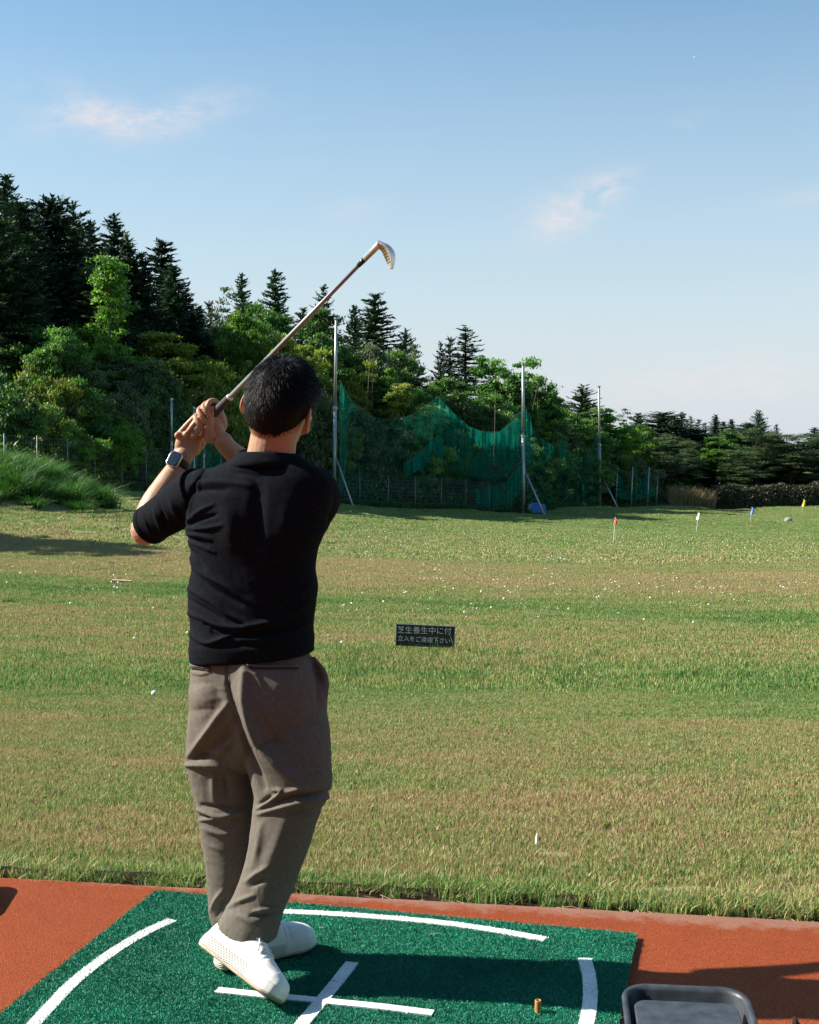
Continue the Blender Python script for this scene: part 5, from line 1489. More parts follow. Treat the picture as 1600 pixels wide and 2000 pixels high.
def get_vn(me):
    n = len(me.vertices); V = np.empty(n * 3, np.float32); Nn = np.empty(n * 3, np.float32)
    me.vertices.foreach_get('co', V); me.vertices.foreach_get('normal', Nn)
    return V.reshape(-1, 3).astype(float), Nn.reshape(-1, 3).astype(float)
def fold_field(V, Nn, folds, gain=1.0):
    """raised and sunk creases of cloth along lines on its rear side; returns displacement along the normal, metres"""
    X, Y = to_px(V); Q = np.stack([X, Y], 1)
    vis = np.clip((-Nn[:, 1] + .45) / .5, 0, 1)
    D = np.zeros(len(V))
    for pts, amp, w in folds:
        pts = catmull(pts, 5) if len(pts) > 2 else np.array(pts, float)
        seg = np.hypot(*np.diff(pts, axis=0).T); cum = np.concatenate([[0], np.cumsum(seg)])
        lo, hi = pts.min(0) - 3 * w, pts.max(0) + 3 * w
        idx = np.where((Q[:, 0] > lo[0]) & (Q[:, 0] < hi[0]) & (Q[:, 1] > lo[1]) & (Q[:, 1] < hi[1]))[0]
        best = np.full(len(idx), 1e9); tt = np.zeros(len(idx))
        for i in range(len(pts) - 1):
            a, d = pts[i], pts[i + 1] - pts[i]; L2 = d.dot(d) + 1e-9
            t = np.clip(((Q[idx] - a) @ d) / L2, 0, 1); ds = np.hypot(*(Q[idx] - a - t[:, None] * d).T)
            u = ds < best; best = np.where(u, ds, best); tt = np.where(u, (cum[i] + t * seg[i]) / cum[-1], tt)
        env = np.sin(math.pi * np.clip(tt * .86 + .07, 0, 1)) ** .6
        D[idx] += gain * amp * .001 * env * np.exp(-(best / (w * .72)) ** 2) * vis[idx]
    return D
def set_co(me, V):
    me.vertices.foreach_set('co', V.astype(np.float32).ravel()); me.update(); me.shade_smooth()
def front_Y(V, qx, qy, rad=5):
    X, Y = to_px(V)
    m = (np.abs(X - qx) < rad) & (np.abs(Y - qy) < rad)
    return V[m, 1].min() if m.any() else V[:, 1].mean()

YP = 3.50
# --- shirt
sm = MB()
TORSO = [(379, 1289, 607, 1274, 3.5, 0.128, 0.035, -0.035), (377, 1256, 610, 1250, 3.5, 0.133, 0.035, -0.035), (379, 1221, 608, 1222, 3.5, 0.126, 0.035, -0.035), (374, 1181, 614, 1180, 3.5, 0.122, 0.035, -0.035), (375, 1138, 618, 1148, 3.5, 0.121, 0.035, -0.035), (381, 1100, 613, 1112, 3.5, 0.122, 0.035, -0.035), (376, 1065, 618, 1075, 3.5, 0.124, 0.035, -0.035), (370, 1035, 630, 1045, 3.5, 0.125, 0.035, -0.035), (366, 1000, 642, 1005, 3.5, 0.122, 0.035, -0.035), (368, 965, 650, 968, 3.5, 0.113, 0.035, -0.035), (384, 935, 648, 938, 3.5, 0.098, 0.035, -0.035), (414, 915, 628, 918, 3.5, 0.082, 0.035, -0.035), (446, 902, 605, 905, 3.5, 0.068, 0.035, -0.035), (468, 890, 588, 893, 3.5, 0.058, 0.035, -0.035)]
sm.rings(seg_rings(TORSO), True)
capsule(sm, [W(402, 962, 3.52), W(360, 985, 3.57)], [.066, .064])
sm.rings([r_ for r_ in (lambda A, B, n: [A + (B - A) * q / 11 + (.068 + (.0535 - .068) * q / 11) * (np.cos(np.linspace(0, 2 * math.pi, n, endpoint=False))[:, None] * unit(np.cross(B - A, [0, 1, 0])) + np.sin(np.linspace(0, 2 * math.pi, n, endpoint=False))[:, None] * unit(np.cross(B - A, np.cross(B - A, [0, 1, 0])))) for q in range(12)])(W(392, 958, 3.52), W(291, 1027, 3.65), 28)], True)
capsule(sm, [W(612, 955, 3.50), W(622, 975, 3.56), W(606, 1010, 3.66)], [.062, .060, .055])
shirt = remesh(sm, "polo_shirt", .0036, 4)
V, Nn = get_vn(shirt)
SF = [([(448, 908), (476, 915), (506, 925)], 5, 5), ([(455, 922), (480, 925), (500, 934)], -4, 5), ([(369, 948), (415, 942), (490, 949)], 5, 8), ([(366, 968), (392, 956), (441, 957)], -7, 8),
      ([(362, 1023), (388, 1000), (418, 985)], 5, 6), ([(362, 1033), (402, 1032), (434, 1026)], 6, 5), ([(366, 1026), (392, 1014), (425, 1005)], -6, 5), ([(365, 1043), (390, 1046), (412, 1054)], 6, 5), ([(364, 1050), (385, 1058), (405, 1066)], -5, 5),
      ([(370, 1058), (392, 1066), (418, 1079)], 5, 5), ([(370, 1074), (385, 1088), (398, 1108)], -5, 7), ([(374, 1090), (395, 1118), (441, 1144), (470, 1165), (506, 1186)], 8, 8), ([(378, 1118), (402, 1142), (440, 1164), (470, 1180)], -7, 8),
      ([(371, 1150), (415, 1175), (447, 1200), (489, 1219)], 8, 8), ([(372, 1172), (400, 1190), (432, 1209)], -6, 6), ([(369, 1198), (395, 1207), (428, 1221), (468, 1225), (510, 1218), (560, 1203), (605, 1170)], 8, 7),
      ([(402, 1220), (430, 1234), (470, 1240), (520, 1236), (575, 1222)], -8, 6), ([(371, 1238), (402, 1256), (430, 1250), (461, 1235), (478, 1232)], 8, 6), ([(412, 1230), (418, 1238), (432, 1243)], -6, 4), ([(470, 1247), (510, 1250), (560, 1240), (606, 1215)], 6, 7),
      ([(440, 1262), (480, 1260), (530, 1264)], -4, 7), ([(520, 1160), (560, 1175), (610, 1140)], 4, 10), ([(600, 1080), (560, 1100), (520, 1100)], 4, 12), ([(640, 1030), (610, 1045), (570, 1040)], 6, 8), ([(640, 1010), (600, 1015), (565, 1005)], -5, 8),
      ([(438, 985), (450, 1020), (452, 1060)], 8, 26), ([(565, 985), (558, 1020), (555, 1060)], 7, 26), ([(505, 940), (503, 1010), (500, 1090)], -9, 20), ([(404, 914), (380, 950), (366, 985), (362, 1026)], -5, 4), ([(410, 914), (387, 950), (373, 985), (368, 1026)], 3, 4),
      ([(278, 1003), (296, 1050)], 3, 3), ([(300, 995), (318, 1040)], 4, 6), ([(312, 990), (330, 1035)], -4, 5), ([(330, 975), (350, 1015)], 4, 7)]
D = fold_field(V, Nn, SF, 1.35)
D += .0016 * fbm(V * np.array([14, 14, 26]), 5, 3)
# ribbed band at the hem
X_, Y_ = to_px(V)
D += np.where((Y_ > 1264), .0022, 0) * np.clip((Y_ - 1262) / 3, 0, 1)
set_co(shirt, V + Nn * D[:, None] - ML)
shirt_o = link("polo_shirt", shirt, M_shirt, man)
VS = V + Nn * D[:, None]
# collar
th = np.linspace(0, 2 * math.pi, 72, endpoint=False)
def cring(L, R_, py, hd, dip, Y=3.50):
    a, b = W(L, py, Y), W(R_, py + 4, Y); c = (a + b) / 2; u = (b - a) / 2
    return c + np.cos(th)[:, None] * u + np.sin(th)[:, None] * np.array([0, hd, 0]) + np.array([0, 0, 1])[None] * (dip * (-np.sin(th)) - .004 * np.cos(2 * th))[:, None]
cm = MB()
cm.rings([cring(446, 605, 909, .086, -.004), cring(444, 607, 905, .094, -.004), cring(452, 598, 894, .086, -.005), cring(461, 588, 882, .077, -.006), cring(465, 584, 878, .073, -.006), cring(469, 580, 880, .069, -.006), cring(470, 578, 900, .068, -.004)], False)
part("collar", cm, M_shirt, man, shirt_o, smooth=True)
for q, rad in ((W(291, 1027, 3.65), .0540),):
    ax = unit(W(291, 1027, 3.65) - W(392, 958, 3.52)); e1 = unit(np.cross(ax, [0, 1, 0])); e2 = np.cross(ax, e1)
    cu = MB(); a = np.linspace(0, 2 * math.pi, 40, endpoint=False)
    cu.rings([q + ax * o_ + (rad + dr) * (np.cos(a)[:, None] * e1 + np.sin(a)[:, None] * e2) for o_, dr in ((-.020, .0006), (-.019, .0022), (-.002, .0016), (.0, 0), (-.002, -.004))], False)
    part("sleeve_band", cu, M_shirt, man, shirt_o, smooth=True)

# --- trousers
tm = MB()
HIP = [(391, 1258, 590, 1252, 3.5, 0.108, 0.035, -0.035), (383, 1280, 595, 1274, 3.5, 0.113, 0.04, -0.04), (387, 1310, 607, 1304, 3.5, 0.124, 0.065, -0.065), (390, 1355, 623, 1350, 3.5, 0.135, 0.085, -0.085), (390, 1400, 629, 1398, 3.5, 0.136, 0.075, -0.075), (390, 1440, 630, 1440, 3.5, 0.118, 0.045, -0.045), (388, 1478, 622, 1478, 3.5, 0.075, 0.02, -0.02), (420, 1505, 590, 1505, 3.5, 0.03, 0, 0)]
tm.rings(seg_rings(HIP), True)
LLEG = [(395, 1320, 483, 1325, 3.53, 0.05, 0.04, -0.04), (386, 1380, 491, 1385, 3.535, 0.088, 0.04, -0.04), (380, 1440, 496, 1445, 3.545, 0.098, 0.04, -0.04), (377, 1482, 497, 1485, 3.55, 0.094, 0.04, -0.04), (387, 1522, 500, 1525, 3.555, 0.09, 0.04, -0.04), (402, 1590, 499, 1590, 3.56, 0.082, 0.04, -0.04), (414, 1652, 493, 1650, 3.565, 0.076, 0.04, -0.04), (422, 1700, 488, 1700, 3.565, 0.072, 0.04, -0.04), (427, 1740, 485, 1740, 3.57, 0.07, 0.04, -0.04), (432, 1775, 482, 1775, 3.57, 0.069, 0.04, -0.04), (444, 1812, 481, 1812, 3.57, 0.066, 0.04, -0.04)]
tm.rings(seg_rings(LLEG, 44), True)
RLEG = [(487, 1310, 612, 1312, 3.49, 0.05, 0.045, -0.045), (479, 1372, 628, 1374, 3.475, 0.09, 0.045, -0.045), (481, 1440, 637, 1436, 3.455, 0.1, 0.045, -0.045), (495, 1500, 639, 1495, 3.445, 0.095, 0.045, -0.045), (507, 1545, 638, 1540, 3.435, 0.088, 0.045, -0.045), (505, 1580, 625, 1575, 3.43, 0.082, 0.045, -0.045), (503, 1615, 605, 1615, 3.43, 0.078, 0.045, -0.045), (499, 1650, 592, 1658, 3.43, 0.075, 0.045, -0.045), (489, 1695, 574, 1705, 3.43, 0.072, 0.045, -0.045), (472, 1735, 558, 1750, 3.43, 0.07, 0.045, -0.045), (455, 1766, 541, 1788, 3.425, 0.07, 0.045, -0.045), (438, 1792, 527, 1842, 3.42, 0.071, 0.045, -0.045)]
tm.rings(seg_rings(RLEG, 44), True)
capsule(tm, [W(612, 1290, 3.47), W(630, 1318, 3.465), W(634, 1350, 3.46), W(628, 1385, 3.46)], [.010, .013, .012, .008])
trous = remesh(tm, "trousers", .0034, 4)
V, Nn = get_vn(trous)
TF = [([(444, 1290), (444, 1330), (450, 1362)], -4, 4), ([(398, 1335), (402, 1385)], 14, 34), ([(476, 1306), (482, 1371), (503, 1437), (540, 1487), (582, 1528)], 15, 36), ([(600, 1330), (615, 1400), (622, 1470)], -6, 40), ([(444, 1376), (414, 1420), (369, 1478)], 11, 9), ([(458, 1412), (424, 1452), (385, 1477)], -17, 17), ([(462, 1440), (440, 1480)], -10, 20),
      ([(364, 1494), (400, 1493), (440, 1497)], 11, 7), ([(372, 1482), (405, 1478), (438, 1484)], -7, 6), ([(416, 1512), (420, 1567)], 6, 9), ([(440, 1510), (446, 1560)], -6, 9), ([(388, 1582), (431, 1593), (474, 1584)], 9, 6), ([(395, 1573), (440, 1577), (470, 1574)], -8, 6),
      ([(392, 1602), (420, 1598), (446, 1602)], 6, 5), ([(392, 1594), (412, 1596)], -6, 4), ([(400, 1618), (440, 1628), (468, 1608)], 6, 8), ([(402, 1648), (436, 1662)], 2, 7),
      ([(479, 1306), (482, 1371), (503, 1437), (542, 1489), (590, 1538)], 13, 11), ([(448, 1336), (466, 1408), (494, 1482), (516, 1538)], -13, 10), ([(512, 1400), (545, 1450), (590, 1495)], -6, 12),
      ([(503, 1580), (530, 1564), (550, 1545), (535, 1543)], 9, 5), ([(505, 1590), (560, 1574), (590, 1566), (644, 1556)], 10, 6), ([(560, 1546), (588, 1539)], 9, 6), ([(507, 1570), (528, 1556)], -8, 4), ([(538, 1567), (570, 1557), (602, 1552), (645, 1546)], -11, 5), ([(560, 1590), (600, 1582), (632, 1578)], -5, 7),
      ([(510, 1610), (505, 1650), (495, 1690)], 5, 9), ([(560, 1600), (540, 1650), (520, 1700)], 4, 16), ([(482, 1722), (500, 1708), (522, 1694)], 7, 7), ([(490, 1732), (520, 1716)], -6, 6), ([(446, 1772), (470, 1760), (496, 1748)], 7, 7), ([(495, 1780), (515, 1776), (543, 1771)], 8, 4), ([(490, 1790), (520, 1787), (545, 1784)], -8, 6), ([(455, 1785), (490, 1800), (520, 1820)], 4, 9),
      ([(413, 1778), (424, 1755), (436, 1738)], 7, 6), ([(424, 1790), (432, 1770), (440, 1755)], -7, 5), ([(374, 1312), (395, 1316), (412, 1312)], 4, 4), ([(480, 1312), (500, 1320), (512, 1340)], 4, 6), ([(405, 1330), (425, 1350), (436, 1376)], -3, 8), ([(612, 1290), (625, 1330), (625, 1375)], -9, 7)]
D = fold_field(V, Nn, TF, 1.25)
D += .0022 * fbm(V * np.array([11, 11, 17]), 15, 4)
def crumple(V, sc, seed):
    n_ = fbm(V * sc, seed, 3); return 1 - np.minimum(np.abs(n_) * 5, 1)
D += .0016 * crumple(V, np.array([7, 7, 15]), 21) * np.clip(.4 + 1.5 * fbm(V * 5, 41, 2), 0, 1) + .0008 * crumple(V, np.array([22, 22, 14]), 23)
set_co(trous, V + Nn * D[:, None] - ML)
trous_o = link("trousers", trous, M_trous, man)
VT = V + Nn * D[:, None]
def on_cloth(VV, pts, lift, rad, name, m, parent, n=5):
    P = []
    for x, y in catmull(pts, 6): P.append(W(x, y, front_Y(VV, x, y, 4) - lift))
    part(name, MB().tube(np.array(P), rad, n), m, man, parent, smooth=True)
on_cloth(VT, [(371, 1300), (390, 1302), (410, 1306)], .0005, .0032, "pocket_welt", M_trous, trous_o)
on_cloth(VT, [(371, 1304), (390, 1306), (409, 1310)], -.0006, .0016, "pocket_slit", M_dark, trous_o)
on_cloth(VT, [(482, 1299), (520, 1301), (584, 1301)], .0005, .0032, "pocket_welt", M_trous, trous_o)
on_cloth(VT, [(483, 1304), (520, 1306), (583, 1305)], -.0006, .0016, "pocket_slit", M_dark, trous_o)
on_cloth(VT, [(444, 1289), (444, 1320), (446, 1345), (452, 1368)], -.0006, .0011, "rear_seam", M_dark, trous_o)
M_logo = pmat("grey_print", (0.15, 0.145, 0.14), .8, .1, 50)
lo = text_obj("printed_wordmark", "MANDRIVN", .0125, M_logo, man, Matrix.Translation(Vector(W(615, 1515, 3.36))) @ Matrix.Rotation(R(-7), 4, 'Y') @ Matrix.Rotation(R(90), 4, 'X'), .0001)
lm = lo.matrix_basis.copy()
co = np.array([(lm @ v.co)[:] for v in lo.data.vertices]) + ML
qx, qy = to_px(co)
for i, v in enumerate(lo.data.vertices):
    p = W(qx[i], qy[i], front_Y(VT, qx[i], qy[i], 5) - .0012) - ML
    v.co = lm.inverted() @ Vector(p)
lo.parent = trous_o; lo.matrix_basis = lm

# --- body: one continuous skin
bm_ = MB()
hc = W(548, 791, 3.495)
f_ = unit(np.array([math.sin(R(16)), math.cos(R(16)), -.10])); up_ = np.array([math.sin(R(17)), 0, math.cos(R(17))])
x_ = unit(np.cross(f_, up_)); up_ = np.cross(x_, f_)
HR = np.stack([x_, f_, up_], 1)
def H(p): return hc + HR @ np.array(p, float)
bm_.ellipsoid(H([0, -.004, .012]), [.078, .098, .100], HR, 32, 24)          # skull
bm_.ellipsoid(H([0, .030, -.062]), [.062, .066, .068], HR)                  # face and jaw
bm_.ellipsoid(H([0, .066, -.112]), [.030, .026, .020], HR)                  # chin
bm_.ellipsoid(H([0, -.006, -.016]), [.074, .090, .100], HR, 32, 24)         # occiput to nape
for s in (-1, 1):
    ER = HR @ np.array(Matrix.Rotation(R(s * 24), 3, 'Z')) @ np.array(Matrix.Rotation(R(-s * 8), 3, 'Y'))
    bm_.ellipsoid(H([s * .0895, -.010, -.016]), [.0075, .020, .034], ER)
    bm_.ellipsoid(H([s * .091, -.002, -.040]), [.0080, .012, .012], ER)
    bm_.ellipsoid(H([s * .032, .084, .012]), [.024, .012, .010], HR)        # brow
    bm_.ellipsoid(H([s * .045, .072, -.040]), [.020, .018, .022], HR)       # cheek
    bm_.ellipsoid(H([s * .013, .094, -.050]), [.008, .010, .008], HR)       # nostrils
capsule(bm_, [H([0, .088, .006]), H([0, .100, -.025]), H([0, .110, -.046])], [.008, .009, .011], 12)
bm_.ellipsoid(H([0, .090, -.076]), [.022, .010, .006], HR); bm_.ellipsoid(H([0, .088, -.088]), [.019, .010, .007], HR)
capsule(bm_, [W(541, 825, 3.485), W(534, 860, 3.49), W(527, 905, 3.50), W(512, 960, 3.50)], [.060, .061, .066, .075], 28)
capsule(bm_, [W(505, 970, 3.50), W(498, 1060, 3.50), W(495, 1150, 3.50), W(495, 1240, 3.50), W(500, 1340, 3.50)], [.080, .088, .088, .085, .085], 24)
capsule(bm_, [W(560, 960, 3.50), W(505, 950, 3.50), W(440, 958, 3.50)], [.05, .055, .05], 20)
capsule(bm_, [W(435, 1370, 3.53), W(435, 1480, 3.55), W(446, 1600, 3.56), W(450, 1720, 3.565), W(449, 1812, 3.57), W(446, 1850, 3.565)], [.07, .065, .050, .042, .036, .036])
capsule(bm_, [W(446, 1845, 3.565), W(480, 1868, 3.59), W(560, 1856, 3.66)], [.036, .032, .024])
capsule(bm_, [W(545, 1370, 3.49), W(570, 1480, 3.45), W(575, 1565, 3.43), W(540, 1690, 3.43), W(492, 1795, 3.425)], [.07, .062, .050, .044, .036])
capsule(bm_, [W(480, 1815, 3.42), W(450, 1845, 3.41), W(500, 1905, 3.38)], [.034, .030, .024])
# left arm: upper arm in the sleeve, forearm rising to the grip
capsule(bm_, [W(410, 965, 3.53), W(345, 1000, 3.59), W(284, 1037, 3.665)], [.048, .045, .040], 24)
capsule(bm_, [W(284, 1036, 3.665), W(300, 990, 3.685), W(327, 945, 3.715), W(350, 908, 3.745), W(359, 888, 3.755)], [.0405, .040, .0345, .0285, .0285], 24)
# right arm: crosses in front of the chest, forearm rises to the grip
capsule(bm_, [W(612, 960, 3.53), W(618, 990, 3.62), W(600, 1000, 3.77)], [.046, .044, .040], 22)
capsule(bm_, [W(600, 1000, 3.77), W(540, 950, 3.79), W(480, 905, 3.78), W(448, 877, 3.765), W(436, 862, 3.76)], [.042, .040, .034, .027, .027], 22)
# left hand
lx = unit(W(374, 842, 3.76) - W(358, 900, 3.755)); lw = unit(np.cross(lx, unit(np.array([.35, -1, .1])))); ln_ = np.cross(lx, lw)
LR = np.stack([lw, lx, ln_], 1)
bm_.ellipsoid(W(367, 868, 3.757), [.036, .046, .019], LR); bm_.ellipsoid(W(361, 884, 3.756), [.031, .034, .021], LR); bm_.ellipsoid(W(365, 854, 3.755), [.033, .024, .018], LR)
LF = [([(348, 850, 3.752), (366, 829, 3.743), (384, 812, 3.750), (394, 808, 3.786), (386, 826, 3.800)], .0080), ([(364, 849, 3.745), (378, 830, 3.736), (391, 815, 3.746), (400, 812, 3.784), (394, 828, 3.798)], .0082),
      ([(378, 852, 3.746), (389, 838, 3.737), (398, 824, 3.748), (406, 816, 3.782), (402, 830, 3.796)], .0078), ([(390, 858, 3.756), (398, 846, 3.748), (406, 834, 3.756), (411, 826, 3.784), (408, 838, 3.796)], .0070)]
for pts, r_ in LF: capsule(bm_, [W(*p) for p in pts], [r_ * 1.1, r_ * .96, r_, r_ * .92, r_ * .85], 14, 5)
for px, py in ((347, 850), (364, 848), (378, 851)): bm_.ellipsoid(W(px, py, 3.739), [.0092, .0100, .0090], LR, 14, 10)
capsule(bm_, [W(382, 880, 3.775), W(396, 862, 3.79), W(408, 842, 3.795), W(416, 826, 3.79)], [.015, .0125, .0105, .009], 14)
# right hand
rx = unit(W(418, 812, 3.755) - W(437, 866, 3.762)); rw = unit(np.cross(rx, unit(np.array([-.4, -1, .1])))); rn = np.cross(rx, rw)
RR = np.stack([rw, rx, rn], 1)
bm_.ellipsoid(W(421, 838, 3.760), [.0255, .048, .021], RR); bm_.ellipsoid(W(413, 848, 3.752), [.017, .028, .017], RR); bm_.ellipsoid(W(431, 818, 3.768), [.016, .036, .018], RR)
capsule(bm_, [W(409, 856, 3.747), W(409, 834, 3.738), W(411, 815, 3.736), W(416, 799, 3.738)], [.0135, .0105, .0092, .0085], 14)
RF = [([(432, 800, 3.772), (423, 785, 3.757), (412, 783, 3.742), (406, 791, 3.733), (410, 802, 3.736)], .0076), ([(426, 792, 3.774), (408, 786, 3.757), (397, 793, 3.737), (403, 804, 3.727), (411, 815, 3.734)], .0070),
      ([(421, 802, 3.778), (399, 794, 3.761), (388, 802, 3.739), (394, 814, 3.727), (402, 826, 3.734)], .0070), ([(418, 815, 3.780), (395, 806, 3.766), (382, 814, 3.744), (387, 826, 3.731), (395, 838, 3.737)], .0064)]
for pts, r_ in RF: capsule(bm_, [W(*p) for p in pts], [r_ * 1.1, r_, r_, r_ * .98, r_ * .9], 14, 5)
body = remesh(bm_, "body", .0021, 1)
V, Nn = get_vn(body)
V = V + Nn * (.0006 * fbm(V * 60, 3, 3))[:, None]
set_co(body, V - ML)
body_o = link("body", body, M_skin, man)
M_eye = pmat("eye_white", (.75, .73, .70), .25, .05, 30); M_iris = pmat("dark_iris", (.03, .018, .01), .2, .1, 60)
for s in (-1, 1):
    eo = part("eye", MB().ellipsoid(H([s * .032, .083, -.006]), [.0115] * 3, HR, 16, 12), M_eye, man, smooth=True)
    part("iris", MB().ellipsoid(H([s * .032, .0925, -.006]), [.0055, .0028, .0055], HR, 14, 8), M_iris, man, eo, smooth=True)
    part("eyebrow", MB().tube([H([s * .016, .097, .018]), H([s * .034, .094, .024]), H([s * .052, .082, .018])], [.0028, .0034, .0018], 6), M_hair, man, smooth=True)

# --- hair: dense short cap with strands growing from the crown whorl
def hair_edge(phi):
    """lowest local height of the hairline (unit sphere) by bearing, 0 behind, pi in front"""
    return np.interp(np.abs(phi), [0, .7, 1.15, 1.45, 1.75, 2.05, 2.4, 3.15], [-.76, -.72, -.50, -.12, -.20, .15, .52, .60])
SE = np.array([.0832, .103, .1045]); HC0 = np.array([0, -.004, .012])
r = np.random.default_rng(33)
nu, nv = 120, 80
Vh, keepf = [], []
th_ = np.linspace(.01, 2.45, nv); ph_ = np.linspace(-math.pi, math.pi, nu, endpoint=False)
TH, PH = np.meshgrid(th_, ph_, indexing='ij')
dz = np.cos(TH); dx = np.sin(TH) * np.sin(PH); dy = -np.sin(TH) * np.cos(PH)
edge = hair_edge(PH); inside = dz - edge
thick = np.clip(inside / .55, 0, 1) ** .7 * .0085 + .0015
Dd = np.stack([dx, dy, dz], -1)
lump = 1 + .25 * fbm(Dd * 6, 8, 3)
P = HC0 + Dd * SE + Dd * (thick * lump)[..., None]
P[..., 2] += np.minimum(dz, 0) * .022
Vw = hc + P.reshape(-1, 3) @ HR.T
F = []
for i in range(nv - 1):
    for j in range(nu):
        k = (j + 1) % nu
        if inside[i, j] > .035 and inside[i + 1, j] > .015: F.append((i * nu + j, (i + 1) * nu + j, (i + 1) * nu + k, i * nu + k))
cap = mesh_from("hair", Vw - ML, F, True)
hair_o = link("hair", cap, M_hair, man)
n = 19000
d = unit(r.normal(0, 1, (n, 3))); ph = np.arctan2(d[:, 0], -d[:, 1]); ins = d[:, 2] - hair_edge(ph) + r.normal(.01, .06, n)
d, ins = d[ins > 0], ins[ins > 0]; n = len(d)
ln = np.clip(ins / .75, .0, 1) ** 1.0 * .026 + .0028
whorl = unit(np.array([-.10, -.42, .86]))
tang = d - whorl; tang = tang - d * (tang * d).sum(1, keepdims=True); tang = unit(tang)
swirl = np.cross(d, tang)
gd = unit(d * (.55 + .55 * np.clip(d[:, 2:3], 0, 1)) + tang * .95 + swirl * .28 + r.normal(0, .20, (n, 3)) + .35 * np.stack([fbm(d * 5, 3, 2), fbm(d * 5, 4, 2), fbm(d * 5, 5, 2)], 1))
p0 = HC0 + d * SE + d * .002
p0[:, 2] += np.minimum(d[:, 2], 0) * .022
p1 = p0 + gd * (ln * .55)[:, None]
p2 = p0 + unit(gd + tang * .45) * ln[:, None] - d * (ln * .06)[:, None]
sd = unit(np.cross(gd, d + r.normal(0, .3, (n, 3)))) * .0007
Vw = np.stack([p0 - sd, p0 + sd, p1 + sd * .8, p1 - sd * .8, p2 + sd * .15, p2 - sd * .15], 1).reshape(-1, 3)
Vw = hc + Vw @ HR.T - ML
b = np.arange(n)[:, None] * 6
link("hair_strands", mesh_from("hair_strands", Vw, np.concatenate([b + np.array([[0, 1, 2, 3]]), b + np.array([[3, 2, 4, 5]])]), True), M_hair, man, "stuff").parent = hair_o

